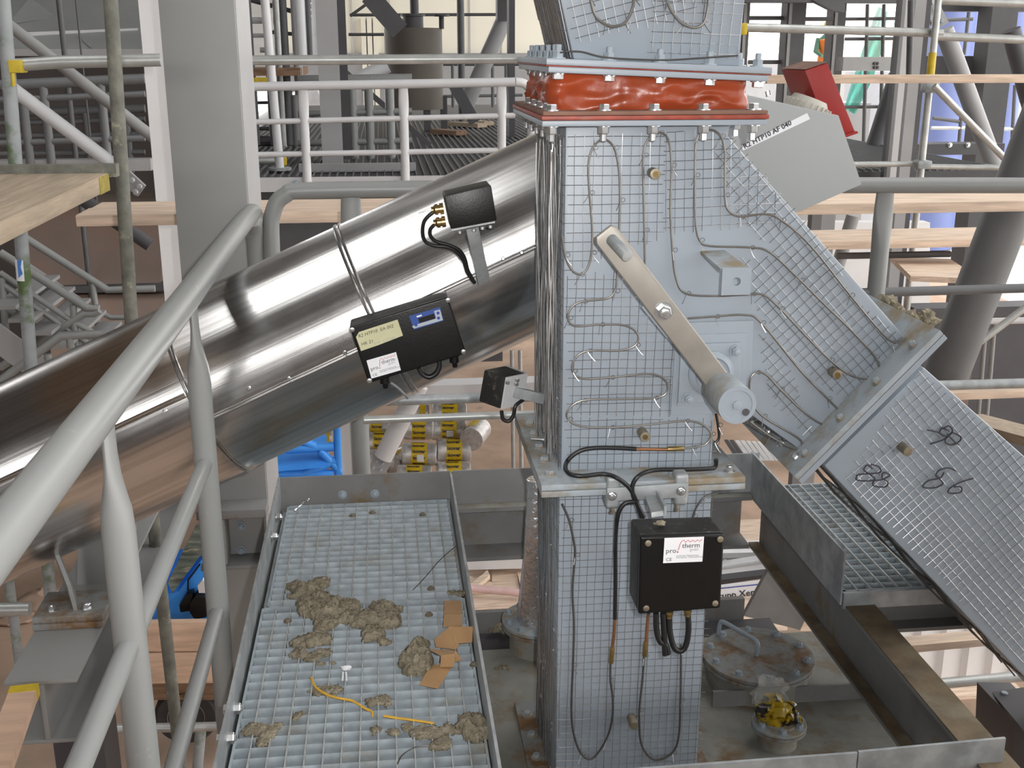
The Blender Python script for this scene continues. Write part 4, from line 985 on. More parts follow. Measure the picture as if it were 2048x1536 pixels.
PB = thing('sensor_box', 'small dusty black box on a horizontal arm, above the insulation rolls', 'sensor box', PY(1005, 780, 2.3))
yp = 2.30
c = [PY(968, 739, yp), PY(1009, 755, yp - 0.04), PY(999, 818, yp - 0.04), PY(957, 803, yp)]
rd = PY(1053, 746, yp + 0.0) - PY(1009, 755, yp - 0.04)
MB().prism(c, rd * 0.96).done('case', M_BLACKDUSTY, PB, bevel=0.004)
MB().prism([c[1] + rd * 0.98, c[1] + rd * 0.98 + (c[0] - c[1]), c[2] + rd * 0.98 + (c[0] - c[1]), c[2] + rd * 0.98], rd * 0.03).done('back_plate', M_GALV, PB)
sd = MB().prism([c[1] + (rd * 0.05) + (c[1] - c[0]).normalized() * 0.0, c[1] + rd, c[2] + rd, c[2] + rd * 0.05], (c[1] - c[0]).normalized() * 0.004).done('side_plate', M_STEEL_LIGHT, PB)
for q in ((1014, 765), (1032, 768), (1034, 760)): MB().rev(PY(*q, yp - 0.045), V(0.5, -1, 0), [(0, 0.004), (0.005, 0.004)], 8).done('screw', M_NUT, PB)
MB().bar(PY(1026, 783, yp - 0.02), V(XL - 0.004, yp + 0.01, PY(1084, 803, yp).z), 0.02, 0.022).done('arm', M_GALV, PB, bevel=0.002)
MB().tube(spline([PY(1003, 822, yp - 0.02), PY(1006, 838, yp - 0.02), PY(1018, 842, yp - 0.02), PY(1027, 830, yp - 0.02), PY(1031, 812, yp - 0.02), PY(1046, 800, yp - 0.01)], 6), 0.0042, 10).done('cable_loop', M_RUBBER, PB)

# ------------------------------------------------------------------ drive cover and red hood behind the duct
yg = 2.62
GC = thing('drive_guard', 'pale grey angular sheet cover with a handwritten tape strip, behind the duct', 'cover', PY(1600, 330, yg))
gp = [PY(x, y, yg) for x, y in ((1420, 175), (1482, 187), (1678, 231), (1724, 369), (1598, 424), (1480, 460))]
MB().prism(gp, V(0, 0.10, 0)).done('shell', M_PALEGREY, GC, bevel=0.003)
MB().obox(PY(1440, 330, YK), V(0.05, 0, 0), V(0, 0.15, 0), V(0, 0, 0.03)).done('mounting_bracket', M_DUCT, GC)
ts = MB().prism([PY(x, y, yg) for x, y in ((1483, 292), (1486, 301), (1620, 238), (1614, 226))], FN * 0.0008).done('tape_strip', M_WHITE, GC)
ua = PY(1616, 232, yg) - PY(1486, 299, yg)
text(ts, 'R2 HTP10 AF 040', 0.0165, PY(1489, 298, yg - 0.0015), ua, FN, M_INK, 'handwriting', bold=0.0004, sx=1.02)
RH = thing('motor_hood', 'bright red box-shaped rain hood over the drive motor, dusty on top', 'hood', PY(1640, 200, 2.72))
rp = [PY(x, y, 2.73) for x, y in ((1610, 141), (1655, 126), (1712, 268), (1664, 284))]
MB().prism(rp, V(0, 0.17, 0)).done('hood', M_REDPAINT, RH, bevel=0.002)
MB().prism([rp[0] + V(0, 0.002, 0.0015), rp[1] + V(0, 0.002, 0.0015), rp[1] + V(0, 0.002, 0.003), rp[0] + V(0, 0.002, 0.003)], V(0, 0.166, 0)).done('dust_layer', M_DUSTYRED, RH)
MB().prism([PY(x, y, 2.725) for x, y in ((1690, 269), (1714, 262), (1717, 266), (1692, 275))], V(0, 0.17, 0)).done('hood_lip', M_REDPAINT, RH)
MC = thing('drive_motor', 'cream finned drive motor between the pale cover and the red hood', 'motor', PY(1590, 215, 2.8))
m0, m1 = PY(1575, 240, 2.82), PY(1640, 210, 2.82)
ax_ = V(0.25, -0.35, 0.9)
MB().rev(PY(1585, 290, 2.772), V(0.35, 0, 0.9), [(0, 0.055), (0.10, 0.055), (0.118, 0.048)], 32).done('housing', M_MOTOR, MC)
b = MB(); base = PY(1585, 290, 2.772); dd, s1_, u1_ = frame(V(0.35, 0, 0.9))
for i in range(26):
    a = 2 * math.pi * i / 26; rr = s1_ * math.cos(a) + u1_ * math.sin(a); tt = dd.cross(rr)
    b.obox(base + rr * 0.053 - tt * 0.0015, rr * 0.009, tt * 0.003, dd * 0.105)
stuff(b.done('cooling_fin', M_MOTOR, MC))
bolt(MC, PY(1537, 192, 2.75), (-0.3, 0, 1), 0.006, 0.012, 0, M_NUT)

# ------------------------------------------------------------------ wool, tape and scraps
def clump(label, pts, seed, z=0.004, hgt=1.0, name='wool_clump'):
    """height-field of overlapping lumps given as pixel centre and size in metres"""
    bl = [(PZ(x, y, z), r) for x, y, r in pts]
    lo = [min(c[i] - r for c, r in bl) - 0.01 for i in (0, 1)]; hi = [max(c[i] + r for c, r in bl) + 0.01 for i in (0, 1)]
    st = 0.0034; nx, ny = int((hi[0] - lo[0]) / st) + 1, int((hi[1] - lo[1]) / st) + 1
    b = MB(); H = {}
    for j in range(ny):
        for i in range(nx):
            x, y = lo[0] + i * st, lo[1] + j * st
            wv = mnoise.turbulence_vector(V(x * 38, y * 38, seed), 3, False) * 0.010
            h = 0
            for c, r in bl:
                q = 1 - ((x + wv.x - c.x) ** 2 + (y + wv.y - c.y) ** 2) / (r * r)
                if q > 0: h = max(h, r * 0.62 * math.sqrt(q))
            if h > 0.002:
                nn = mnoise.fractal(V(x * 70, y * 70, seed * 3.1), 0.7, 2.2, 4)
                h = h * hgt * (1 + 0.42 * nn) + 0.004 * mnoise.noise(V(x * 240, y * 240, seed))
                H[(i, j)] = b.bm.verts.new(V(x + 0.004 * mnoise.noise(V(x * 150, y * 150, 5)), y + 0.004 * mnoise.noise(V(x * 150, y * 150, 9)), z + max(0.001, h)))
    for (i, j) in list(H):
        q = [(i, j), (i + 1, j), (i + 1, j + 1), (i, j + 1)]
        if all(k in H for k in q): b.f([H[k] for k in q])
    bd = [e for e in b.bm.edges if len(e.link_faces) == 1]
    ex = bmesh.ops.extrude_edge_only(b.bm, edges=bd)
    for v in [g_ for g_ in ex['geom'] if isinstance(g_, bmesh.types.BMVert)]: v.co.z = z - 0.001
    lone = [v for v in b.bm.verts if not v.link_faces]
    bmesh.ops.delete(b.bm, geom=lone, context='VERTS')
    return tag(b.done(name, M_WOOL, sharp=180), label, 'wool', 'wool scraps on the grating')
clump('largest heap of grey-brown mineral wool, across the seam of the grating panels', [(590, 1175, .022), (612, 1185, .036), (640, 1168, .026), (632, 1215, .05), (660, 1225, .05), (690, 1220, .04), (705, 1240, .035), (735, 1245, .04), (765, 1220, .03), (775, 1245, .036), (745, 1270, .03), (765, 1285, .018), (655, 1250, .03), (790, 1222, .02), (582, 1195, .014)], 1.0, 0.004)
clump('fluffy wool clump just below the largest heap', [(600, 1290, .026), (625, 1285, .03), (650, 1280, .02), (598, 1312, .018), (640, 1265, .016)], 2.0)
clump('flat thin wool patch beside the white scrap', [(625, 1315, .022), (645, 1308, .02), (665, 1325, .012), (640, 1330, .014)], 3.0, hgt=.45)
clump('tall round wool ball leaning on the crumpled brown tape', [(830, 1325, .036), (838, 1300, .026), (840, 1335, .034), (822, 1345, .022), (846, 1290, .015)], 4.0, hgt=1.7)
clump('thin wool tuft by the upper end of the yellow strip', [(632, 1385, .014), (650, 1378, .018), (672, 1378, .014), (660, 1390, .012)], 5.0, hgt=.4)
clump('small wool tuft between the two yellow strips', [(748, 1405, .016), (762, 1402, .018), (775, 1408, .014)], 6.0, hgt=.7)
clump('tiny wool scrap near the toe plate bolts', [(590, 1435, .012), (600, 1430, .012)], 7.0, hgt=.6)
clump('wool heap in the near corner by the toe plate bolts', [(515, 1462, .026), (535, 1465, .026), (555, 1455, .018), (530, 1485, .018)], 8.0, hgt=.6)
clump('ragged strip of wool along the near end of the grating', [(750, 1462, .013), (790, 1465, .015), (818, 1455, .014), (845, 1462, .02), (870, 1468, .022), (895, 1462, .02), (915, 1458, .018), (840, 1475, .013)], 9.0, hgt=.6)
clump('round wool lump at the end of the ragged strip', [(945, 1455, .034), (960, 1468, .026), (950, 1475, .024), (940, 1442, .02)], 10.0, hgt=1.2)
clump('small flat wool scrap nearest the lower picture edge', [(875, 1492, .016), (890, 1488, .018)], 11.0, hgt=.7)
clump('wool crumbs under the toe plate at the panel seam', [(905, 1187, .012), (922, 1188, .014)], 12.0, hgt=.5)
def clump2(label, x, y, rs, seed, z): 
    o = clump(label, [(x, y, rs), (x + 14, y + 6, rs * .8), (x - 12, y + 5, rs * .7)], seed, z, .5); return o
clump2('dark wool scrap on the cover plate beside the foil-wrapped pipe', 1002, 1255, .022, 13.0, ZC)
clump2('small wool scrap on the cover plate near the walkway edge', 1005, 1335, .014, 14.0, ZC)
# mineral wool stuffed behind the branch flange
b = MB()
for px, py, r in ((1770, 608, .022), (1790, 625, .02), (1812, 640, .026), (1832, 652, .026), (1852, 638, .022), (1826, 668, .02)): blob(b, PY(px, py, 2.38), r, (1.1, 1.2, 0.9), 0.6, 30)
tag(b.done('wool_tuft', M_WOOL), 'yellowish mineral wool tuft caught behind the branch flange', 'wool')

# crumpled brown tape
b = MB(); z = 0.008
def Z(x, y, h=0): return PZ(x, y, z + h)
for q in ([Z(888, 1202, .006), Z(922, 1202, .006), Z(925, 1228, .016), Z(888, 1230, .012)], [Z(888, 1230, .014), Z(924, 1229, .018), Z(925, 1252, .03), Z(886, 1255, .01)],
          [Z(868, 1280, .006), Z(898, 1255, .04), Z(918, 1290, .03), Z(912, 1300, .02), Z(872, 1295, .006)], [Z(898, 1254, .04), Z(946, 1254, .035), Z(944, 1285, .02), Z(910, 1288, .03)],
          [Z(852, 1298, .004), Z(908, 1302, .03), Z(912, 1318, .03), Z(882, 1312, .04)], [Z(882, 1312, .04), Z(910, 1308, .045), Z(908, 1334, .02), Z(880, 1334, .01)],
          [Z(862, 1330, .003), Z(905, 1332, .012), Z(876, 1378, .004), Z(838, 1370, .003)], [Z(910, 1300, .02), Z(924, 1320, .006), Z(905, 1326, .006)]):
    b.prism(q, V(0, 0, 0.0012))
tag(b.done('kraft_tape', M_KRAFT, sharp=20), 'crumpled strip of brown adhesive tape folded over itself on the grating', 'tape')
tag(MB().tube(spline([Z(622, 1355), Z(632, 1375), Z(655, 1390), Z(680, 1397), Z(705, 1402), Z(730, 1417), Z(743, 1423), Z(745, 1432)], 4), 0.0026, 6).done('plastic_strip', M_STRAW), 'bent yellow plastic strip lying diagonally on the grating', 'strip')
tag(MB().tube(spline([Z(767, 1432), Z(800, 1437), Z(830, 1441), Z(868, 1447)], 4), 0.0026, 6).done('plastic_strip', M_STRAW), 'straight yellow plastic strip pointing at the ragged wool', 'strip')
b = MB(); blob(b, Z(692, 1335, .003), 0.011, (1, .7, .4), .4, 40); b.tube([Z(686, 1345), Z(685, 1360)], .0022, 6); b.tube([Z(692, 1345), Z(693, 1360)], .0022, 6)
tag(b.done('white_scrap', M_WHITE), 'small white plastic scrap with two prongs on the grating', 'scrap')
tag(MB().tube(spline([Z(826, 1180), Z(850, 1155), Z(880, 1120), Z(912, 1092)], 4), 0.0012, 5).done('wire_offcut', M_HEATDARK), 'thin straight wire offcut lying on the far grating panel', 'wire')
tag(MB().tube(spline([Z(795, 1528), Z(805, 1510), Z(830, 1495), Z(862, 1491)], 4), 0.0014, 5).done('wire_offcut', M_HEATDARK), 'bent dark wire offcut beside the nearest wool scrap', 'wire')
b = MB(); b.tube(spline([Z(588, 1022, .01), Z(600, 1012, .02), Z(606, 1006, .02), Z(615, 1000, .03)], 4), 0.003, 6); b.tube([Z(606, 1004, .02), Z(618, 998, .04)], .002, 5)
tag(b.done('foil_shred', M_FOIL), 'shiny foil shred at the far corner of the grating', 'foil')

# ================================================================== COLUMNS AND SCAFFOLD BESIDE THE PLATFORM
def vbox(x0, x1, Y, D, z0, z1, ytop=0):
    """upright box: front face spans pixel columns x0..x1 measured at pixel row ytop"""
    a, c = PY(x0, ytop, Y), PY(x1, ytop, Y)
    return (a.x, Y, z0), (c.x, Y + D, z1)
t = thing('steel_column', 'wide grey steel column between the mossy scaffold pole and the stainless pipe', 'column', (PY(400, 0, 3.66).x, 3.8, FLOOR_Z))
xa, xb = PY(316, 0, 3.66).x, PY(468, 0, 3.66).x
MB().box((xa, 3.66, FLOOR_Z), (xb, 3.675, 7)).done('front_flange', M_STEEL_GREY, t, bevel=0.002)
MB().box((xb - 0.012, 3.675, FLOOR_Z), (xb + 0.002, 4.05, 7)).done('side_plate', M_STEEL_MID, t)  # lighter steel than the front, painting the light on this side
MB().box((xa, 4.05, FLOOR_Z), (xb, 4.065, 7)).done('rear_flange', M_STEEL_GREY, t)
for yy, dz in ((1012, 0.03), (1122, 0.014)):
    zc_ = PY(470, yy, 3.6).z
    MB().box((xa, 3.56, zc_ - dz), (xb + 0.004, 3.66, zc_)).done('stiffener', M_BEAM, t, bevel=0.002)
zt1, zt0 = PY(470, 1030, 3.6).z, PY(470, 1118, 3.6).z
for x in (PY(448, 1080, 3.58).x, xb - 0.004): MB().box((x, 3.56, zt0), (x + 0.008, 3.66, zt1)).done('stiffener', M_STEEL_GREY, t)
for yy in (1052, 1100): bolt(t, PY(482, yy, 3.657), (0, -1, 0), 0.0125, 0.012, 0.008, M_NUTPAINT)
t = thing('steel_column', 'paler grey steel column standing behind the planks, its edge showing beside the wide column', 'column', (PY(320, 0, 5.4).x, 5.5, FLOOR_Z))
zc2 = PY(320, 760, 5.4).z
lo, hi = vbox(276, 372, 5.4, 0.02, zc2, 8.6)
MB().box(lo, hi).done('front_flange', M_STEEL_PALE, t)
MB().box(((lo[0] + hi[0]) / 2 - 0.01, 5.42, zc2), ((lo[0] + hi[0]) / 2 + 0.01, 5.7, 8.6)).done('web', M_STEEL_LIGHT, t)

def up_tube(name, label, x, y, Y, r, m, z0=FLOOR_Z, z1=8.0, group=None, cat='pole'):
    p = PY(x, y, Y)
    return tag(MB().cyl(V(p.x, Y, z0), V(p.x, Y, z1), r, 16).done(name, m), label, cat, group)
ptube('scaffold_pole', 'mossy weathered scaffold pole in front of the grey column', [(216, -80), (264, 660), (352, 1445), (375, 1640)], 0.0195, M_TUBEOLD, 16, Y=3.3)
p = PY(6, 20, 3.35)
sp = thing('scaffold_pole', 'algae-stained scaffold pole with a torn blue and white sticker', 'pole', (p.x, 3.35, FLOOR_Z))
MB().tube([PY(0, -80, 3.35), PY(64, 760, 3.35), PY(110, 1300, 3.35)], 0.019, 16).done('tube', M_TUBEMOSS, sp)
st = MB().cyl(PY(44, 518, 3.35), PY(47.5, 560, 3.35), 0.0195, 16).done('sticker', M_WHITE, sp)
MB().prism([PY(34, 520, 3.3285), PY(43, 520, 3.3285), PY(41, 535, 3.3285), PY(45, 548, 3.3285), PY(37, 556, 3.3285)], V(0, 0.003, 0)).done('sticker_print', M_BLUEPAINT, st)
ptube('scaffold_tube', 'horizontal scaffold tube with a yellow painted end, passing behind the mossy pole', [(22, 131), (120, 124), (322, 120)], 0.0175, M_TUBE, Y=3.337)
t = thing('scaffold_coupler', 'yellow scaffold coupler with a hanging bolt at the tube end', 'coupler', PY(25, 130, 3.45))
MB().box(PY(18, 146, 3.30), PY(40, 120, 3.30) + V(0, 0.06, 0)).done('clamp', M_YELLOW, t, bevel=0.003)
MB().cyl(PY(25, 146, 3.305), PY(27, 172, 3.305), 0.0055, 10).done('clamp_bolt', M_YELLOW, t)
ptube('brace_tube', 'pale diagonal brace tube sloping down to the plank platform', [(12, 168), (228, 330)], 0.0215, M_STEEL_LIGHT, Y=3.7, n=16)
ptube('brace_tube', 'dark grey diagonal brace behind the horizontal scaffold tube', [(-20, 18), (15, 48), (290, 262), (400, 348)], 0.030, M_STEEL_GREY, Y=6.2, n=16)
t = thing('scaffold_deck', 'weathered wooden scaffold deck with a yellow end, hung on the mossy pole', 'deck', PY(120, 400, 3.0))
zp = PY(218, 345, 3.2).z
x1, x0 = PY(218, 345, 3.2).x, PY(218, 345, 3.2).x - 0.62
for i, (a, c) in enumerate(((0.0, 0.235), (0.24, 0.47))):
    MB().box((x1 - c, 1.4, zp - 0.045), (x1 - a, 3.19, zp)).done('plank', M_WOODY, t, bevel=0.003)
MB().box((x1 - 0.236, 3.08, zp - 0.046), (x1 + 0.0015, 3.188, zp - 0.002)).done('yellow_end', M_WOODEND, t)
MB().box((x1 - 0.9, 3.195, zp - 0.012), (x1 + 0.02, 3.235, zp + 0.022)).done('end_bar', M_TUBEOLD, t)
# long boards at railing height
def boards(label, x0, x1, Y, D, ypx, th, m, n=2, name='scaffold_board'):
    a, c = PY(x0, ypx, Y), PY(x1, ypx, Y)
    for i in range(n):
        w_ = D / n
        tag(MB().box((a.x, Y + i * w_ + 0.003, a.z - th), (c.x, Y + (i + 1) * w_ - 0.003, a.z - 0.004 * i)).done(name, m, bevel=0.003), label % ('front', 'rear')[i] if n > 1 else label, 'board')
boards('long pale scaffold board, the %s one of two behind the walkway railing', 150, 2400, 4.1, 0.40, 431, 0.04, M_WOOD)
boards('pinkish scaffold board on edge, high behind the drive guard', 1535, 2500, 6.0, 0.05, 150, 0.045, M_WOOD, 1)
boards('pale scaffold board crossing behind the fork of the duct', 1560, 2400, 6.2, 0.45, 486, 0.045, M_WOOD, 1)
boards('pinkish scaffold board behind the slanting lower duct', 1780, 2500, 4.3, 0.16, 792, 0.03, M_WOOD, 1)
ptube('scaffold_tube', 'long galvanised scaffold tube above the far railings, ending at the duct flange', [(486, 121), (1036, 117)], 0.018, M_TUBE, Y=4.4)
# lower tubes behind the rolls view
ptube('scaffold_tube', 'shiny horizontal tube in front of the insulation rolls', [(728, 840), (1150, 825)], 0.0125, M_TUBE, Y=3.3)
t = thing('steel_beam', 'grey flat beam crossing above the insulation rolls', 'beam', PY(960, 790, 5.5))
MB().box(PY(820, 795, 5.5), PY(1100, 764, 5.5) + V(0, 0.12, 0)).done('girder', M_STEEL_LIGHT, t)
t = thing('brace_tube', 'fat light grey brace with a bolted end plate in front of the insulation rolls', 'brace', PY(770, 880, 5.2))
MB().cyl(PY(838, 770, 5.2), PY(766, 915, 5.2), 0.046, 20).done('tube', M_STEEL_LIGHT, t)
MB().prism([PY(750, 900, 5.2), PY(782, 922, 5.2), PY(768, 960, 5.2), PY(732, 960, 5.2)], V(0, 0.02, 0)).done('end_plate', M_STEEL_MID, t)
for q in ((754, 922), (765, 927), (747, 935), (762, 940)): bolt(t, PY(*q, 5.19), (0, -1, 0), 0.007, 0.007, 0, M_NUTPAINT)
t = thing('steel_column', 'grey steel upright beside the blue machine, rolls showing behind it', 'column', PY(700, 900, 5.6))
lo, hi = vbox(683, 701, 5.6, 0.15, FLOOR_Z, PY(700, 780, 5.6).z, 900); MB().box(lo, hi).done('flange', M_STEEL_LIGHT, t)
lo, hi = vbox(701, 730, 5.62, 0.15, FLOOR_Z, PY(700, 780, 5.6).z, 900); MB().box(lo, hi).done('web', M_STEEL_MID, t)
for x, lb_ in ((1026, 'thin galvanised post beside the dirt floor, behind the small box'), (1042, 'thin galvanised post with a white band, nearest the duct flank')):
    tag(MB().cyl(PY(x - 2, 700, 6.5), PY(x + 1, 940, 6.5), 0.013, 10).done('post', M_TUBE), lb_, 'post')

# lower left and lower middle
ptube('scaffold_tube', 'bright horizontal tube low down behind the railing posts', [(-30, 1220), (60, 1218)], 0.02, M_TUBE, Y=3.0)
ptube('scaffold_tube', 'galvanised horizontal tube crossing in front of the truck wheel', [(205, 1458), (480, 1452)], 0.0165, M_TUBE, Y=3.6)
ptube('scaffold_pole', 'thin greenish pole beside the I-beam end', [(10, 1100), (48, 1400)], 0.017, M_TUBEMOSS, Y=3.7)
ptube('scaffold_tube', 'galvanised tube lying below the timber batten', [(1840, 1371), (2060, 1351)], 0.017, M_TUBE, Y=3.0)
t = thing('steel_beam', 'rusty brown beam end with a bolt in the lower corner', 'beam', PY(2020, 1430, 2.6))
q = [PY(1983, 1384, 2.6), PY(2090, 1368, 2.6), PY(2090, 1536, 2.2), PY(2040, 1452, 2.4)]
MB().prism(q, V(0, 0, -0.012)).done('top_flange', M_STEEL_DARK, t)
MB().prism([PY(2030, 1445, 2.45), PY(2100, 1445, 2.45), PY(2100, 1600, 2.45), PY(2026, 1520, 2.45)], V(0, 0.2, 0)).done('web', M_STEEL_DARK, t)
bolt(t, PY(2008, 1392, 2.58), (0, 0, 1), 0.010, 0.010, 0, M_NUTPAINT)
# big slanting tube and the dark bay beside the duct
ptube('brace_tube', 'thick grey diagonal brace tube rising beside the slanting duct', [(2230, -132), (1783, 1030)], 0.105, M_RAILDARK, Y=4.9, n=28)  # darker paint here stands in for the shade on the brace
struct(MB().box((4.0, 8.0, FLOOR_Z), (9.5, 8.2, -0.62)).done('dark_bay_panel', M_STEEL_DARK))  # dark panel added for the gloom of the bay
ptube('brace_tube', 'thin pale tube slanting up beside the thick brace', [(1880, 744), (2200, 503)], 0.019, M_TUBE, Y=5.4)
ptube('scaffold_tube', 'white tube behind the thick diagonal brace, above the dark bay', [(1900, 644), (2300, 636)], 0.022, M_RAILFAR, Y=6.8)
tag(MB().box(PY(1905, 850, 7.2), PY(1955, 650, 7.2) + V(0, 0.2, 0)).done('steel_bin', M_HOPPERRUST), 'brown steel bin in the dark bay beside the thick brace', 'bin')
for i, (x, lb_) in enumerate(((1968, 'first dull pole in the dark bay'), (1985, 'second dull pole in the dark bay, behind the thin slanting tube'))):
    tag(MB().cyl(PY(x + 4, 640, 6.8), PY(x - 18, 900, 6.8), 0.017, 10).done('pole', M_STEEL_GREY), lb_, 'pole')
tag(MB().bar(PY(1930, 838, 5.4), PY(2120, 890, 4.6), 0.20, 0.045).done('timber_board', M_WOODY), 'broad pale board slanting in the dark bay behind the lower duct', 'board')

# ================================================================== FAR GUARD RAIL AND STEELWORK ACROSS THE HALL
def railing(label, xs, Y, rows, posts, r, rp, m, base, flat=True, ends=None, name='guard_railing'):
    """rows: pixel y at both ends of each rail; posts: pixel x at the top"""
    t = thing(name, label, 'railing', PY((xs[0] + xs[1]) / 2, base, Y))
    for i, (ya, yb2) in enumerate(rows):
        MB().tube([PY(xs[0], ya, Y), PY(xs[1], yb2, Y)], r if i == 0 else r * 0.62, 12).done('top_rail' if i == 0 else 'knee_rail', m, t)
    for x in posts:
        f = (x - xs[0]) / (xs[1] - xs[0]); y = rows[0][0] + f * (rows[0][1] - rows[0][0])
        p = PY(x, y, Y); q = V(p.x, Y, PY(x, base, Y).z)
        if flat: post_mesh(MB(), q, p - Z3 * r * 0.5, rp, X3, r * 5).done('post', m, t)
        else: MB().cyl(q, p, rp, 12).done('post', m, t)
    return t
YR = 8.6
t = railing('pale grey guard railing with flattened posts, far across the gap behind the pipe', (480, 1030), YR, ((174, 164), (245, 231), (310, 300)), (605, 806, 1003), 0.033, 0.033, M_RAILFAR, 372)
pe = PY(1030, 164, YR)
MB().tube(spline([pe, pe + V(0.07, 0.02, -0.012), pe + V(0.13, 0.12, -0.07), pe + V(0.145, 0.16, -0.2), pe + V(0.15, 0.17, -0.75)], 5), 0.033, 12).done('rail_bend', M_RAILFAR, t)
t2 = thing('walkway_edge', 'light grey bolted channel edge under the far pale railing', 'edge beam', PY(680, 360, YR))
MB().box(PY(470, 385, YR), PY(1060, 350, YR) + V(0, 0.05, 0)).done('channel', M_STEEL_LIGHT, t2)
for x in (592, 616, 792, 818): bolt(t2, PY(x, 368, YR - 0.005), (0, -1, 0), 0.022, 0.02, 0, M_NUTPAINT)
ZF = PY(680, 352, YR).z
t = thing('far_platform', 'grey metal grating floor of the far platform behind the pale railing', 'platform', (2, 13, ZF - 0.1))
MB().box((-1.5, YR + 0.06, ZF - 0.12), (5.0, 20.5, ZF - 0.02)).done('deck', M_STEEL_DARK, t)
b = MB()
for i in range(108): b.box((-1.5 + i * 0.06, YR + 0.06, ZF - 0.02), (-1.492 + i * 0.06, 17, ZF + 0.0))
stuff(b.done('grating_bar', M_RAILDARK, t))
MB().box((-1.5, YR + 0.1, ZF - 1.5), (0.9, YR + 0.2, ZF - 0.12)).done('dark_skirt', M_STEEL_DARK, t)  # dark box added to close the bright gap under the deck
tag(MB().box(PY(598, 345, 9.0), PY(832, 326, 9.0) + V(0, 0.06, 0)).done('toe_plate', M_STEEL_MID), 'grey bolted toe plate at the foot of the far column', 'plate')
# far tall column
t = thing('steel_column', 'tall grey H-column on the far platform with a dark shaded side', 'column', PY(665, 330, 9.4))
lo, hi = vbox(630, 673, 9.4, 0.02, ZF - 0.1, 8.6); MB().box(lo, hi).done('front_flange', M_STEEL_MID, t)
MB().box(((lo[0] + hi[0]) / 2 - 0.01, 9.42, ZF), ((lo[0] + hi[0]) / 2 + 0.01, 9.95, 8.6)).done('web', M_STEEL_DARK, t)  # web and rear flange in dark steel paint the column's shaded side
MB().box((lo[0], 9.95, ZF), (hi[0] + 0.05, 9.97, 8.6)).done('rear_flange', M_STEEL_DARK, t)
railing('dull grey inner railing behind the far pale one', (596, 824), 10.2, ((161, 158), (228, 222), (287, 281)), (703, 736, 778), 0.045, 0.04, M_RAIL, 330, flat=False)
railing('dark railing beyond the brown tank on the far platform', (886, 1045), 15.0, ((127, 127), (193, 190)), (905, 985, 1012), 0.03, 0.025, M_RAILDARK, 215, flat=False)
# brown tank
YT = 13.5
tk = thing('process_tank', 'brown-grey upright cylindrical tank standing on the far platform', 'tank', PY(826, 255, YT))
pl, pr_ = PY(768, 58, YT), PY(884, 58, YT)
cx_ = (pl.x + pr_.x) / 2; rr_ = (pr_.x - pl.x) / 2; ztop = pl.z; zbot = ZF
MB().rev(V(cx_, YT, zbot + 0.25), Z3, [(0, rr_), (ztop - zbot - 0.25, rr_), (ztop - zbot - 0.24, rr_ * 0.98)], 40).done('shell', M_TANK, tk)
MB().rev(V(cx_, YT, ztop), Z3, [(0, rr_ * 0.36), (0.14, rr_ * 0.36), (0.14, rr_ * 0.42), (0.16, rr_ * 0.42)], 24).done('neck', M_STEEL_DARK, tk)
for dx, y_ in ((-0.27, 0), (0.32, 0)):
    s = MB().cyl(V(cx_ + dx, YT - 0.1, ztop), V(cx_ + dx, YT - 0.1, ztop + 0.14), 0.03, 10).done('nozzle', M_STEEL_DARK, tk)
    MB().cyl(V(cx_ + dx, YT - 0.1, ztop + 0.135), V(cx_ + dx, YT - 0.1, ztop + 0.155), 0.09, 14).done('nozzle_flange', M_STEEL_DARK, s)
for a in (-0.6, 0.3, 1.4): MB().obox(V(cx_ + math.sin(a) * rr_ * 0.9, YT - math.cos(a) * rr_ * 0.9, zbot), V(0.08, 0, 0), V(0, 0.08, 0), V(0, 0, 0.4)).done('foot', M_STEEL_DARK, tk)
tag(MB().cyl(V(cx_ + 0.02, YT, ztop + 0.16), V(cx_ + 0.02, YT, 8.6), 0.05, 12).done('riser_pipe', M_STEEL_DARK), 'dark thin riser pipe going up from the brown tank', 'pipe')
def pbar(name, label, p, q, Y, w_, m, cat, d=0.06, group=None):
    return tag(MB().bar(PY(*p, Y), PY(*q, Y), d, w_, up=Y3.cross((PY(*q, Y) - PY(*p, Y)).normalized())).done(name, m), label, cat, group)
pbar('steel_brace', 'dark flat brace slanting down onto the brown tank', (738, -10), (800, 62), 12.6, 0.20, M_STEEL_DARK, 'brace')
pbar('steel_brace', 'dark brace at the foot of the brown tank', (908, 170), (950, 245), 12.2, 0.12, M_STEEL_DARK, 'brace')
pbar('cable_tray', 'dark brace slanting from the far column toward the tank foot', (672, 128), (860, 290), 10.9, 0.05, M_STEEL_DARK, 'brace')
ptube('brace_tube', 'pale slanting pipe between the far column and the brown tank', [(712, 163), (775, 130)], 0.075, M_RAILFAR, Y=11.5)
ptube('brace_tube', 'grey tubular brace in front of the cream wall', [(1010, 35), (930, 215)], 0.09, M_STEEL_MID, Y=13.0, n=16)
tag(MB().box(PY(995, 42, 12.9), PY(1024, -60, 12.9) + V(0, 0.2, 0)).done('gusset_plate', M_STEEL_DARK), 'dark gusset block where the tubular brace meets the roof', 'plate')
t = thing('steel_column', 'dark narrow column beside the duct, in front of the cream wall', 'column', PY(1025, 120, 12.4))
lo, hi = vbox(1018, 1030, 12.4, 0.2, ZF, 8.6); MB().box(lo, hi).done('shaft', M_STEEL_DARK, t)
up_tube('standpipe', 'thin black standpipe in front of the cream wall', 921, 20, 14.5, 0.045, M_TUBEDARK, ZF, 8.6, cat='pipe')
ptube('tie_rod', 'thin horizontal rod across the cream wall above the tank', [(700, 30), (1000, 29)], 0.02, M_TUBEDARK, Y=16)
ptube('tie_rod', 'second thin rod lower on the cream wall beside the far column', [(697, 69), (768, 69)], 0.02, M_TUBEDARK, Y=16)
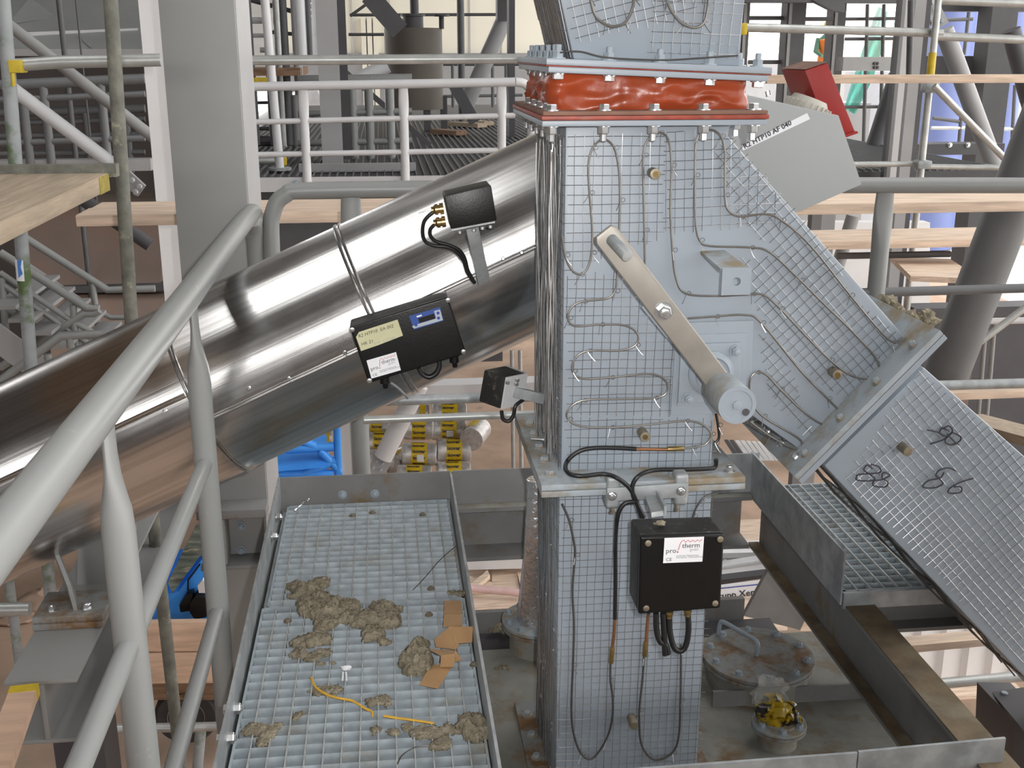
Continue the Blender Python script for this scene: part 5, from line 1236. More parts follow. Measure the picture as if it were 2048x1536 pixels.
ptube('tie_rod', 'thin slanting rod near the far column top', [(700, 32), (742, 2)], 0.02, M_TUBEDARK, Y=15.9)
for i, x in enumerate((885, 940)):
    b = MB()
for k, (px, py, s_) in enumerate(((905, 247, .25), (930, 243, .2), (870, 262, .22))):
    tag(MB().bar(PZ(px, py, ZF + 0.02), PZ(px + 60 * s_ * 4, py + 4, ZF + 0.02), 0.16, 0.05).done('timber_offcut', M_WOODY if k < 2 else M_WOODDARK), ('pale timber offcut on the far platform floor', 'second timber offcut beside the railing on the far platform', 'brown timber offcut at the tank foot')[k], 'timber')
# cream clad building outside the open end
t = thing('clad_building', 'cream clad building with ribbed panels outside the open end of the hall', 'building', PY(850, 110, 30))
b = MB(); xa, xb = PY(560, 60, 30).x, PY(1300, 60, 30).x
MB().box((xa, 30, FLOOR_Z - 0.2), (xb, 40, 14)).done('wall', M_CREAM, t)
for i, px in enumerate((727, 739, 751)): 
    x = PY(px, 60, 30).x; MB().box((x - 0.06, 29.86, -1), (x + 0.06, 30, PY(px, 36, 30).z)).done('rib', M_CREAM, t)
for px in (705, 780, 1003, 940): 
    x = PY(px, 60, 30).x; MB().box((x - 0.015, 29.96, -1), (x + 0.015, 30, 14)).done('panel_joint', M_STEEL_LIGHT, t)
xg = PY(440, 60, 31).x
MB().box((xg, 31, PY(550, 178, 31).z), (xa, 32, 14)).done('grey_wall', M_STEEL_LIGHT, t)
MB().box((xa, 29.9, FLOOR_Z - 0.2), (xb, 30, PY(850, 106, 30).z)).done('plinth', M_STEEL_MID, t)

# scaffold tower between the columns
YS = 11.5
tw = [(491, -5, 260, M_TUBEDARK, .05), (530, -5, 290, M_TUBEDARK, .035), (552, -5, 330, M_TUBE, .04), (564, -5, 290, M_TUBEDARK, .04), (589, -5, 300, M_STEEL_MID, .045), (598, -5, 120, M_RAILFAR, .06), (614, -5, 115, M_TUBEDARK, .03), (507, 180, 290, M_TUBEDARK, .035), (578, 180, 290, M_TUBEDARK, .03), (592, 190, 300, M_STEEL_GREY, .045)]
names = ['thick dark pole of the far scaffold beside the wide column', 'second dark pole of the far scaffold', 'light galvanised pole of the far scaffold with a yellow coupler', 'dark pole just behind the light galvanised one', 'grey pole of the far scaffold near the ladder', 'pale thick pole beside the far ladder', 'thin dark pole in front of the far ladder', 'short dark pole under the far scaffold deck', 'short pole behind the far railing post', 'grey short pole near the first far railing post']
for (x, ya, yb2, m, r), lb_ in zip(tw, names):
    p, q = PY(x, ya, YS), PY(x, yb2, YS)
    tag(MB().cyl(V(p.x, YS, q.z), V(p.x, YS, p.z + (2 if ya < 0 else 0)), r, 10).done('scaffold_pole', m), lb_, 'pole')
for i, (p, q, r, m) in enumerate((((486, -4), (590, 24), .022, M_TUBEDARK), ((490, 41), (540, 41), .03, M_RAILFAR), ((494, 71), (528, 71), .02, M_RAILFAR), ((520, 100), (540, 100), .025, M_RAILFAR), ((528, 63), (585, 68), .018, M_TUBEDARK), ((494, 206), (600, 204), .016, M_TUBEDARK), ((494, 258), (600, 256), .018, M_TUBEDARK), ((494, 283), (602, 281), .05, M_STEEL_DARK))):
    ptube('scaffold_ledger', ('upper slanting ledger', 'pale handrail', 'pale knee rail', 'pale lower rail', 'thin dark ledger', 'ledger across the bright gap', 'lower ledger across the bright gap', 'dark foot beam')[i] + ' of the far scaffold beside the wide column', [p, q], r, m, Y=YS + 0.08, n=8)
t = thing('scaffold_deck', 'far scaffold deck with a yellow toe board', 'deck', PY(545, 150, YS - 0.2))
MB().box(PY(488, 152, YS - 0.3), PY(600, 136, YS - 0.3) + V(0, 1.2, 0)).done('planking', M_WOODDARK, t)
MB().box(PY(502, 164, YS - 0.32), PY(548, 155, YS - 0.32) + V(0, 0.05, 0)).done('toe_board', M_YELLOW, t)
t = thing('ladder', 'far aluminium ladder between the scaffold and the grey H-column', 'ladder', PY(612, 110, YS + 0.4))
for x in (600, 627): MB().bar(PY(x, -40, YS + 0.4), PY(x + 3, 112, YS + 0.4), 0.05, 0.05).done('stile', M_ALU, t)
for k in range(9): MB().cyl(PY(601, 0 + k * 13, YS + 0.4), PY(629, 0 + k * 13, YS + 0.4), 0.02, 8).done('rung', M_ALU, t)
p = PY(559, 320, 9.1)
t = thing('scaffold_pole', 'whitish paint-flecked pole with a base plate behind the far pale railing', 'pole', (p.x, 9.1, ZF))
MB().cyl(V(p.x, 9.1, ZF), V(p.x - 0.04, 9.1, PY(550, 0, 9.1).z), 0.034, 12).done('tube', M_RAILFAR, t)
MB().cyl(V(p.x, 9.1, ZF), V(p.x, 9.1, ZF + 0.02), 0.09, 14).done('base_plate', M_GALV, t)
ptube('scaffold_tube', 'pale low tube with a green and yellow coupler behind the far railing', [(492, 323), (570, 321)], 0.03, M_TUBE, Y=9.3)
tag(MB().box(PY(555, 332, 9.25), PY(572, 314, 9.25) + V(0, 0.08, 0)).done('scaffold_coupler', M_YELLOW, bevel=0.01), 'yellow coupler on the pale low tube', 'coupler')
ptube('site_pipe', 'large white pipe outside, seen through the bright gap', [(480, 300), (650, 205)], 0.55, M_ALU, Y=27, n=18)

# ================================================================== HOPPER, WALL AND STAIRS BEYOND THE PLANK DECK
YH = 9.0
hp = thing('steel_hopper', 'large mill-finish sheet hopper with folded creases above the dark wall', 'hopper', PY(140, 60, YH))
MB().prism([PY(-60, 105, YH), PY(300, 98, YH), PY(300, -20, YH + 0.9), PY(-60, -20, YH + 0.9)], V(0, 1.5, 0.2)).done('sheet', M_HOPPER, hp)
def on_h(x, y): return PY(x, y, YH + 0.9 * (101 - y) / 121 - 0.012)
for k, q in enumerate((((60, -5), (118, 36), (70, 40), (15, 48)), ((150, 68), (215, 62), (185, 96)), ((235, 0), (275, 0), (275, 40)), ((20, 75), (60, 100), (20, 103)))):
    MB().prism([on_h(*p_) for p_ in q], V(0, -0.02, -0.005)).done('pressed_panel', M_HOPPER, hp)
MB().bar(on_h(12, 71), on_h(276, 61), 0.03, 0.035).done('weld_rib', M_STEEL_LIGHT, hp)
MB().box(PY(-60, 112, YH - 0.04), PY(300, 98, YH - 0.04) + V(0, 0.08, 0)).done('lower_rim', M_STEEL_MID, hp)
struct(MB().box((-9, 11.5, FLOOR_Z), (-1.9, 11.7, 3.5)).done('wall_back', M_BRICKBROWN))
for x, Y, r, m, lb_ in ((124, 8.0, .018, M_TUBEDARK, 'dark brown standpipe in front of the hopper'), (158, 8.6, .007, M_TUBEDARK, 'thin rod beside the dark standpipe')):
    up_tube('standpipe', lb_, x, 60, Y, r, m, -1.0, 5, cat='pipe')
railing('dull railing in the shadow under the hopper, its lowest rail near the plank deck', (-10, 290), 6.9, ((171, 158), (200, 188), (287, 276)), (42, 85, 200), 0.03, 0.025, M_RAILDARK, 330, flat=False)
railing('dark far railing under the hopper, closely spaced rails', (-10, 290), 10.0, ((226, 217), (247, 238), (272, 268), (308, 304)), (90, 170, 250), 0.035, 0.03, M_RAILDARK, 345, flat=False)
t = thing('walkway_edge', 'grey bolted channel under the dull railing behind the plank deck', 'edge beam', PY(150, 330, 6.9))
MB().box(PY(-20, 345, 6.9), PY(300, 318, 6.9) + V(0, 0.1, 0)).done('channel', M_STEEL_MID, t)
t = thing('gusset_plate', 'grey gusset plate with three bolts beside the mossy pole', 'plate', PY(275, 370, 5.9))
MB().prism([PY(258, 342, 5.9), PY(290, 372, 5.9), PY(275, 393, 5.9), PY(256, 378, 5.9)], V(0, 0.03, 0)).done('plate', M_STEEL_MID, t)
for q in ((265, 360), (280, 373), (272, 384)): bolt(t, PY(*q, 5.895), (0, -1, 0), 0.012, 0.012, 0, M_NUT)
ptube('brace_tube', 'dark brace running down behind the mossy pole below the deck', [(160, 395), (300, 490)], 0.035, M_STEEL_DARK, Y=5.9)
# brown hopper below
h2 = thing('steel_hopper', 'warm brown lower hopper behind the stair railings', 'hopper', PY(180, 560, 8.0))
MB().prism([PY(40, 440, 8.6), PY(330, 430, 8.6), PY(320, 575, 8.0), PY(60, 578, 8.0)], V(0, 1.5, 0)).done('upper_sheet', M_HOPPERRUST, h2)
MB().box(PY(-20, 590, 7.95), PY(330, 570, 7.95) + V(0, 0.2, 0)).done('stiffener_beam', M_STEEL_DARK, h2)
MB().prism([PY(85, 590, 8.0), PY(330, 588, 8.0), PY(330, 760, 7.6), PY(110, 760, 7.6)], V(0, 1.2, 0)).done('lower_sheet', M_HOPPERRUST, h2)
# stairs
sr = thing('stair_flight', 'grey steel stair flight with open treads below the plank deck', 'stairs', PY(80, 700, 6.2))
for k, (p, q) in enumerate((((-40, 650), (110, 760)), ((40, 595), (230, 735)))):
    MB().bar(PY(*p, 6.0 + k * 0.9), PY(*q, 6.0 + k * 0.9), 0.02, 0.14).done('stringer', M_STEEL_MID, sr)
for k in range(6):
    p = PY(-20 + 36 * k, 620 + 26 * k, 6.0)
    MB().box((p.x, 6.0, p.z), (p.x + 0.13, 6.85, p.z + 0.02)).done('tread', M_STEEL_GREY, sr)
def stair_rail(label, lines, posts, Y, r):
    t = thing('stair_railing', label, 'railing', PY(*lines[0][0], Y))
    for i, l in enumerate(lines): MB().tube([PY(*p, Y) for p in l], r if i == 0 else r * 0.7, 10).done('handrail' if i == 0 else 'knee_rail', M_RAIL, t)
    for a, c in posts: MB().cyl(PY(*a, Y), PY(*c, Y), r * 0.85, 10).done('post', M_RAIL, t)
stair_rail('stair railing running down from the plank deck to a level rail behind the mossy pole', [[(50, 475), (215, 580), (310, 577)], [(56, 530), (190, 620), (222, 635), (260, 635)]], [((185, 567), (198, 665))], 6.9, 0.022)
stair_rail('stair railing ending in a short looped return', [[(0, 505), (175, 617), (198, 617), (198, 621), (188, 627), (168, 627), (140, 645), (0, 735)], [(0, 545), (140, 640), (195, 670)], [(0, 565), (130, 655), (180, 690)], [(10, 615), (130, 690)]], [((146, 610), (152, 690)), ((3, 555), (12, 665))], 6.2, 0.022)
stair_rail('lowest stair railing, level over the pipe edge', [[(0, 762), (122, 672), (205, 668)], [(0, 800), (110, 720)]], [((138, 666), (142, 695)), ((95, 708), (97, 720))], 5.6, 0.022)
b = MB(); blob(b, PY(94, 645, 8.2), 0.07, (1, .6, 1), .5, 9)
tag(b.done('net_bundle', M_NET), 'small turquoise net bundle behind the stairs', 'net')

# ================================================================== BRIGHT BAY BEHIND THE DRIVE GUARD
def tubeY(label, pts, r, m, Y, name='scaffold_tube', n=10): return ptube(name, label, pts, r, m, Y=Y, n=n)
t = thing('steel_column', 'light grey H-column behind the scaffold pole with yellow paint', 'column', PY(1830, 330, 8.2))
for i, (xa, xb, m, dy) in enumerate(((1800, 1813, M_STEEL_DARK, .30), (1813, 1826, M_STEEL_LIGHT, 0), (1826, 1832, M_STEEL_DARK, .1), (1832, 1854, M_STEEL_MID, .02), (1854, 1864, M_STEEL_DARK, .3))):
    lo, hi = vbox(xa, xb, 8.2 + dy, .06, FLOOR_Z, 8.6, 0); MB().box(lo, hi).done(('shaded_side', 'front_flange', 'web_gap', 'front_flange', 'shaded_side')[i], m, t)  # dark steel paints the shade on the sides and in the gap
YW = 19.0
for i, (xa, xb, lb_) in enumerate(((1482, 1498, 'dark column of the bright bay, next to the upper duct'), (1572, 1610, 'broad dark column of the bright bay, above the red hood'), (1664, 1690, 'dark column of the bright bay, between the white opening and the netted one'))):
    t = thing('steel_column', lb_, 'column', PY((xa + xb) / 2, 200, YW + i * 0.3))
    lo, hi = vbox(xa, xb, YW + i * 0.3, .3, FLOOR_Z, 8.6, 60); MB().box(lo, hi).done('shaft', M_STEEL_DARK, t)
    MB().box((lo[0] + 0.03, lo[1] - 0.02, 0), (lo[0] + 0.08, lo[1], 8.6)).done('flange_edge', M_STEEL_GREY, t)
t = thing('steel_beam', 'grey horizontal beam with bolt holes crossing the netted opening', 'beam', PY(1740, 130, 18.6))
MB().box(PY(1685, 142, 18.6), PY(1800, 114, 18.6) + V(0, .3, 0)).done('girder', M_STEEL_GREY, t)
for q in ((1749, 127), (1755, 127), (1749, 135), (1755, 135)): bolt(t, PY(*q, 18.59), (0, -1, 0), .02, .02, 0, M_STEEL_DARK)
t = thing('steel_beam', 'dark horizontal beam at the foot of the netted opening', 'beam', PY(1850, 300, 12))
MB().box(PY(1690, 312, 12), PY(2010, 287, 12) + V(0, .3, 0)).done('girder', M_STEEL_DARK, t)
for x in (1729, 1741, 1900, 1936): bolt(t, PY(x, 290, 11.99), (0, -1, 0), .02, .02, 0, M_NUT)
t = thing('steel_beam', 'grey deep beam below the bright bay, behind the walkway railing', 'beam', PY(1850, 350, 9))
MB().box(PY(1650, 366, 9), PY(2010, 334, 9) + V(0, .3, 0)).done('girder', M_STEEL_GREY, t)
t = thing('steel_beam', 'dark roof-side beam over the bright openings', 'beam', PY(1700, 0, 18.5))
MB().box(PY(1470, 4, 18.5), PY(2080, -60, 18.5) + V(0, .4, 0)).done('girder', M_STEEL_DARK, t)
MB().prism([PY(1625, 0, 18.45), PY(1690, 0, 18.45), PY(1690, 25, 18.45), PY(1668, 22, 18.45)], V(0, .2, 0)).done('haunch', M_STEEL_DARK, t)
t = thing('steel_column', 'broad black column between the blue tanks', 'column', PY(1990, 150, 14))
lo, hi = vbox(1984, 2036, 14, .35, FLOOR_Z, 8.6, 30); MB().box(lo, hi).done('shaft', M_STEEL_DARK, t)
t = thing('steel_beam', 'dark beam running behind the yellow painted scaffold pole', 'beam', PY(1920, 130, 14.5))
MB().box(PY(1855, 162, 14.5), PY(2080, 112, 14.5) + V(0, .3, 0)).done('girder', M_STEEL_DARK, t)
MB().box(PY(1872, 22, 14.5), PY(2080, 2, 14.5) + V(0, .3, 0)).done('upper_girder', M_STEEL_DARK, t)
for i, (px, w_) in enumerate(((1915, 95), (2030, 60))):
    p = PY(px, 150, 27); r_ = w_ / FPX * 27 / 2 * 1.05
    tk = thing('storage_tank', ('lilac-blue storage tank between the tubular brace and the black column', 'lilac-blue storage tank beyond the black column')[i], 'tank', (p.x, 27 + r_, FLOOR_Z))
    MB().rev(V(p.x, 27 + r_, FLOOR_Z - 0.2), Z3, [(0, r_), (7.5, r_), (7.9, r_ * 0.8), (8.0, 0.1)], 40).done('shell', M_TANKBLUE, tk)
    MB().rev(V(p.x, 27 + r_, 2.2), Z3, [(0, r_ * 1.015), (0.05, r_ * 1.015)], 40).done('hoop', M_TANKBLUE, tk)
# tubes and braces
tubeY('long level scaffold tube with yellow coupler across the bright openings', [(1484, 55), (1884, 66)], 0.027, M_TUBE, 6.948)
tubeY('level scaffold tube continuing past the bolted brace', [(1866, 72), (2500, 98)], 0.027, M_TUBE, 6.952)
tubeY('upper level scaffold tube near the roof edge', [(1868, 0), (2500, 24)], 0.027, M_TUBE, 6.948)
tubeY('low level scaffold tube under the bright bay', [(1640, 330), (1862, 327)], 0.018, M_TUBE, 6.941)
tubeY('low level scaffold tube behind the thick brace', [(1838, 333), (2300, 340)], 0.018, M_TUBE, 6.941)
tag(MB().box(PY(1482, 70, 6.9), PY(1496, 46, 6.9) + V(0, .06, 0)).done('scaffold_coupler', M_YELLOW, bevel=.008), 'yellow coupler where the level tube meets the duct edge', 'coupler')
p = PY(1876, 0, 6.9)
t = thing('scaffold_pole', 'scaffold pole with yellow painted middle, beside the light H-column', 'pole', (p.x, 6.9, FLOOR_Z))
MB().cyl(V(p.x, 6.9, FLOOR_Z), V(p.x, 6.9, 4), .0235, 12).done('tube', M_TUBE, t)
MB().cyl(V(p.x, 6.9, PY(1866, 165, 6.9).z), V(p.x, 6.9, PY(1870, 105, 6.9).z), .0245, 12).done('yellow_paint', M_YELLOW, t)
MB().box((p.x - .045, 6.85, PY(1866, 185, 6.9).z), (p.x + .045, 6.93, PY(1866, 165, 6.9).z)).done('coupler', M_GALV, t, bevel=.008)
MB().box((p.x - .045, 6.85, PY(1846, 336, 6.9).z), (p.x + .045, 6.93, PY(1846, 320, 6.9).z)).done('coupler', M_GALV, t, bevel=.008)
tubeY('thin diagonal scaffold tube running down from the yellow painted pole', [(1868, 172), (2090, 400)], .0215, M_TUBE, 6.8)
tubeY('short yellow and dark upright behind the netted opening', [(1822, 0), (1818, 150)], .022, M_TUBEDARK, 7.9)
t = thing('brace_tube', 'grey tubular brace with a bolted shoe, in front of the blue tank', 'brace', PY(1930, 200, 9.4))
MB().cyl(PY(1888, 60, 9.4), PY(2000, 362, 9.4), .077, 20).done('tube', M_STEEL_MID, t)
MB().prism([PY(1853, 18, 9.3), PY(1878, 5, 9.3), PY(1898, 45, 9.3), PY(1872, 60, 9.3)], V(0, .06, 0)).done('shoe_plate', M_STEEL_MID, t)
for q in ((1857, 22), (1861, 37), (1872, 20), (1882, 42)): bolt(t, PY(*q, 9.29), (0, -1, 0), .018, .02, 0, M_NUTPAINT)
tubeY('dark tubular brace leaning in front of the netted opening', [(1795, 150), (1738, 325)], .085, M_STEEL_DARK, 11.0, 'brace_tube', 16)
tubeY('dark brace beyond the black column', [(2022, 60), (2075, 260)], .11, M_STEEL_DARK, 13.0, 'brace_tube', 14)
# net hung in the opening
b = MB(); rows = []
for j in range(13):
    v_ = j / 12; row = []
    for i in range(7):
        u_ = i / 6
        x = 1728 + 28 * (1 - v_) ** 1.2 - 40 * v_ + u_ * (20 + 16 * math.sin(v_ * 3)); y = 12 + 205 * v_ + 2 * i
        row.append(PY(x, y, 20.22 + 0.10 * math.sin(u_ * 9 + v_ * 3)))
    rows.append(row)
b.grid(rows); tag(b.done('debris_net', M_NET, sharp=180), 'turquoise debris net hanging in the bright opening', 'net')
for i, (x, lb_) in enumerate(((1735, 'thin black pole before the turquoise net'), (1768, 'second thin black pole beside the turquoise net'))):
    tag(MB().cyl(PY(x, 8, 20), PY(x - 8, 285, 20), .035, 8).done('scaffold_pole', M_TUBEDARK), lb_, 'pole')
for i, (ya, lb_) in enumerate(((38, 'upper'), (78, 'middle'), (214, 'lowest'))):
    tubeY(lb_ + ' thin dark ledger across the netted opening', [(1690, ya), (1795, ya - 1)], .03, M_TUBEDARK, 20.1, 'scaffold_ledger', 8)
for i, (xs_, ya, Y, lb_) in enumerate((((1496, 1574), 36, 19.5, 'thin ledger across the first white opening'), ((1608, 1666), 38, 19.5, 'thin ledger across the second white opening'), ((1496, 1574), 124, 19.5, 'sill bar under the first white opening'))):
    tubeY(lb_, [(xs_[0], ya), (xs_[1], ya)], .035, M_TUBEDARK, Y, 'scaffold_ledger', 8)
# scaffold in front of blue tanks
for i, (p, q, lb_) in enumerate((((1888, 40), (1945, 38), 'dark ledger high on the lilac-blue tank'), ((1938, 20), (1928, 110), 'dark pole in front of the lilac-blue tank'), ((1866, 236), (1918, 243), 'dark ledger low on the lilac-blue tank'), ((1922, 235), (1918, 285), 'short dark pole low on the lilac-blue tank'), ((1862, 256), (1950, 256), 'pale ledger across the lilac-blue tank'), ((2030, 170), (2024, 280), 'thin pole on the far lilac-blue tank'), ((2004, 258), (2050, 258), 'pale ledger on the far lilac-blue tank'))):
    tubeY(lb_, [p, q], .04, M_TUBEDARK if 'pale' not in lb_ else M_TUBE, 24, 'scaffold_ledger' if abs(p[0] - q[0]) > 20 else 'scaffold_pole', 8)
# outside clutter below the horizon
t = thing('site_cabin', 'light grey site cabin outside, low in the first white opening', 'cabin', PY(1535, 160, 30))
MB().box(V(PY(1480, 192, 30).x, 30, FLOOR_Z - .2), PY(1580, 128, 30) + V(0, 3, 0)).done('wall', M_STEEL_LIGHT, t)
t = thing('site_cabin', 'lilac grey site cabin behind the turquoise net', 'cabin', PY(1740, 170, 31))
MB().box(V(PY(1688, 190, 31).x, 31, FLOOR_Z - .2), PY(1795, 143, 31) + V(0, 3, 0)).done('wall', M_STEEL_LIGHT, t)
for i in range(9):
    x, y = 1612 + random.random() * 170, 70 + random.random() * 45
    if x > 1660 and x < 1692: x += 40
    p = PY(x, y, 40 + i)
    tag(MB().box((p.x - .5, 40 + i, FLOOR_Z), (p.x + .5, 41 + i, p.z)).done('distant_stack', M_STEEL_LIGHT if i % 2 else M_CREAM), ('far storage stack %s outside the openings' % ('one', 'two', 'three', 'four', 'five', 'six', 'seven', 'eight', 'nine')[i]), 'stack')
# person in a hi-vis vest far outside, half hidden behind the hood
pp = PY(1652, 132, 24); zf_ = pp.z - 0.75
def person():
    b = MB(); n = 14
    secs = [(zf_, .10, .08, -.09), (zf_ + .45, .09, .08, -.08), (zf_ + .8, .19, .12, 0), (zf_ + 1.05, .16, .11, 0), (zf_ + 1.28, .22, .12, 0), (zf_ + 1.38, .12, .09, 0), (zf_ + 1.42, .055, .055, 0), (zf_ + 1.48, .075, .085, 0), (zf_ + 1.56, .08, .095, 0), (zf_ + 1.66, .05, .06, 0)]
    rg = [b.vs([V(pp.x + a * math.cos(6.283 * i / n), 24 + c * math.sin(6.283 * i / n), z) for i in range(n)]) for z, a, c, d in secs]
    for x, y in zip(rg, rg[1:]):
        for j in range(n): b.f([x[j], x[(j + 1) % n], y[(j + 1) % n], y[j]])
    b.f(rg[0][::-1]); b.f(rg[-1])
    for s in (-1, 1): b.tube([V(pp.x + s * .20, 24, zf_ + 1.3), V(pp.x + s * .27, 23.95, zf_ + 1.05), V(pp.x + s * .20, 23.75, zf_ + .95)], [.06, .05, .035], 8)
    return b.done('person', mat('dark_green_workwear', (.10, .22, .16), .8))
ps = tag(person(), 'person in an orange vest and yellow helmet far outside, above the red hood', 'person')
MB().rev(V(pp.x, 24, zf_ + .78), Z3, [(0, .20), (.25, .175), (.5, .225), (.52, .15)], 16).done('vest', mat('orange_vest', (.9, .25, .04), .7), ps)
MB().rev(V(pp.x, 24, zf_ + 1.57), Z3, [(0, .125), (.01, .115), (.08, .09), (.12, .03)], 16).done('helmet', M_YELLOW, ps)
tag(MB().box((pp.x - .8, 23.6, FLOOR_Z - .2), (pp.x + .9, 24.6, zf_)).done('outdoor_platform', M_STEEL_MID), 'grey outdoor platform hidden behind the red hood, under the person', 'platform')
# lower region behind the fork
t = thing('steel_column', 'grey column seen between the boards behind the fork of the duct', 'column', PY(1660, 500, 8.4))
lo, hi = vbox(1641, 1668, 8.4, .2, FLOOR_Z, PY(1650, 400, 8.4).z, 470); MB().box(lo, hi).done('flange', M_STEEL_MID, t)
lo, hi = vbox(1632, 1641, 8.5, .2, FLOOR_Z, PY(1650, 400, 8.4).z, 470); MB().box(lo, hi).done('shaded_side', M_STEEL_DARK, t)  # shade on this side is put into the dark steel colour
tubeY('dark leaning tube between the boards behind the fork', [(1706, 432), (1676, 530)], .05, M_STEEL_GREY, 8.0, 'brace_tube', 14)
tubeY('thin dark ledger under the pale crossing board', [(1675, 512), (1900, 508)], .02, M_TUBEDARK, 6.4, 'scaffold_ledger', 8)
tag(MB().bar(PY(1840, 520, 6.6), PY(1890, 560, 5.6), .35, .03).done('scaffold_board', M_WOOD), 'short pale board slanting behind the yellow painted scaffold pole', 'board')
tag(MB().prism([PY(1610, 640, 14), PY(1860, 640, 14), PY(1860, 445, 14), PY(1610, 445, 14)], V(0, .2, 0)).done('white_tarpaulin', M_CONT), 'white tarpaulin behind the boards at the fork of the duct', 'tarpaulin')

# ================================================================== GROUND LEVEL BELOW THE PLATFORM
# insulation rolls
rolls = [(728, 779, 852, 20, 12.2), (731, 790, 886, 24, 12.0), (733, 790, 922, 26, 11.8), (807, 866, 856, 24, 12.0), (864, 933, 828, 22, 12.3), (863, 931, 860, 22, 12.1), (832, 858, 825, 22, 12.4), (804, 873, 908, 24, 11.7), (873, 941, 900, 25, 11.8), (873, 940, 946, 24, 11.6), (794, 863, 952, 24, 11.5), (864, 931, 796, 22, 12.5), (641, 664, 876, 22, 12.4)]
rl = ['top roll at the pipe edge', 'roll behind the fat brace', 'lowest roll behind the fat brace plate', 'middle stack roll just under the shiny tube', 'roll directly under the shiny tube beside the small box', 'roll with a pale sticker under the shiny tube', 'short roll peeping out between brace and tube', 'front roll with a square white sticker', 'front roll beside the one with a square white sticker', 'bottom roll cut off by the toe plate', 'bottom roll below the white square sticker', 'topmost roll under the flat grey beam', 'roll showing through the blue frame']
for i, ((xa, xb, yc, rp, Y), lb_) in enumerate(zip(rolls, rl)):
    pa, pb_ = PY(xa, yc, Y), PY(xb, yc, Y); r = rp / FPX * Y * 1.02
    d = (pb_ - pa); tilt = random.uniform(-.03, .03)
    pb_ = pb_ + V(0, tilt, 0)
    L = (pb_ - pa).length; ax = (pb_ - pa).normalized()
    t = thing('insulation_roll', 'insulation roll, ' + lb_, 'insulation roll', ((pa.x + pb_.x) / 2, Y, pa.z - r), 'foil wrapped insulation rolls with printed yellow bands')
    MB().rev(pa, ax, [(0, r * .8), (0.01, r * .96), (L * .27, r), (L * .29, r * .97), (L * .71, r * .97), (L * .73, r), (L - .01, r * .96), (L, r * .8)], 22).done('roll_body', M_ROLLFOIL, t)
    bd = MB().rev(pa + ax * L * .27, ax, [(0, r * 1.012), (L * .46, r * 1.012)], 26, caps=False).done('printed_band', M_ROLLYELLOW, t)
    for k in range(6):
        a = R(-80 + 32 * k) + i
        while a > R(100): a -= R(192)
        nn_ = V(0, -math.cos(a), math.sin(a))
        if xb - xa > 40: text(bd, 'isover', r * .44, pa + ax * L * .30 + nn_ * r * 1.03 - V(0, math.sin(a), math.cos(a)) * r * .12, ax, nn_, M_INK, 'print', bold=.002)
    if i in (5, 7): MB().obox(pa + ax * L * .42 + V(0, -r * 1.05, -r * .3), ax * L * .2, V(0, .004, r * .6), V(0, .006, 0)).done('sticker', M_WHITE, t)
# end-on rolls
for i, (x, y, rp, lb_) in enumerate(((942, 880, 25, 'roll lying end-on beside the stack'), (786, 935, 20, 'roll lying end-on by the fat brace plate'))):
    p = PY(x, y, 11.7); r = rp / FPX * 11.7
    t = thing('insulation_roll', 'insulation ' + lb_, 'insulation roll', p - Z3 * r, 'foil wrapped insulation rolls with printed yellow bands')
    MB().rev(p, V(.35, 1, 0), [(0, r * .5), (.01, r), (.4, r)], 22).done('roll_body', M_ROLLFOIL, t)
    MB().rev(p + V(.035, .12, 0), V(.35, 1, 0), [(0, r * 1.012), (.2, r * 1.012)], 22, caps=False).done('printed_band', M_ROLLYELLOW, t)

# blue machine frame
bm_ = thing('blue_machine', 'bright blue site machine with a tubular frame and hopper tray', 'machine', PY(610, 980, 8.0))
def bt(pts, r=.035, name='frame_tube'): MB().tube([PY(x, y, 8.0) for x, y in pts], r, 10).done(name, M_MACHBLUE, bm_)
for pts in ([(676, 850), (678, 952)], [(570, 898), (668, 893)], [(540, 948), (668, 948)], [(590, 955), (672, 920)], [(640, 900), (690, 952)], [(600, 880), (630, 893)], [(535, 980), (556, 968)]): bt(pts)
MB().prism([PY(545, 915, 8.2), PY(640, 905, 8.2), PY(650, 935, 7.9), PY(532, 945, 7.9)], V(0, .4, .1)).done('tray', M_MACHBLUE, bm_)
MB().prism([PY(532, 930, 8.1), PY(545, 930, 8.1), PY(552, 1005, 8.1), PY(528, 1010, 8.1)], V(0, .5, 0)).done('side_panel', M_MACHBLUE, bm_)
MB().obox(PY(545, 1005, 8.15), V(.35, 0, 0), V(0, .3, 0), V(0, 0, .2)).done('lower_panel', M_MACHBLUE, bm_)

# small blue truck with a timber side board
YTK = 6.9
tr = thing('small_truck', 'small bright blue truck with a black mirror, plank side board and dark wheels', 'truck', PY(380, 1490, YTK))
def tp_(x, y, d=0): return PY(x, y, YTK + d)
MB().prism([tp_(290, 1250), tp_(440, 1250), tp_(440, 1110), tp_(402, 1120), tp_(355, 1185), tp_(285, 1190)], V(0, .7, 0)).done('cab', M_MACHBLUE, tr, bevel=.01)
MB().prism([tp_(345, 1187, -.01), tp_(335, 1165, -.01), tp_(392, 1050, -.01), tp_(440, 1050, -.01), tp_(440, 1105, -.01), tp_(400, 1112, -.01)], V(0, .02, 0)).done('windscreen', M_GLASS, tr)
MB().prism([tp_(270, 1180), tp_(330, 1100), tp_(345, 1110), tp_(300, 1190)], V(0, .6, 0)).done('bonnet', M_MACHBLUE, tr)
MB().tube([tp_(383, 1195, -.02), tp_(376, 1180, -.02), tp_(376, 1160, -.02), tp_(400, 1128, -.02)], .006, 6).done('door_gap', M_BLACK, tr)
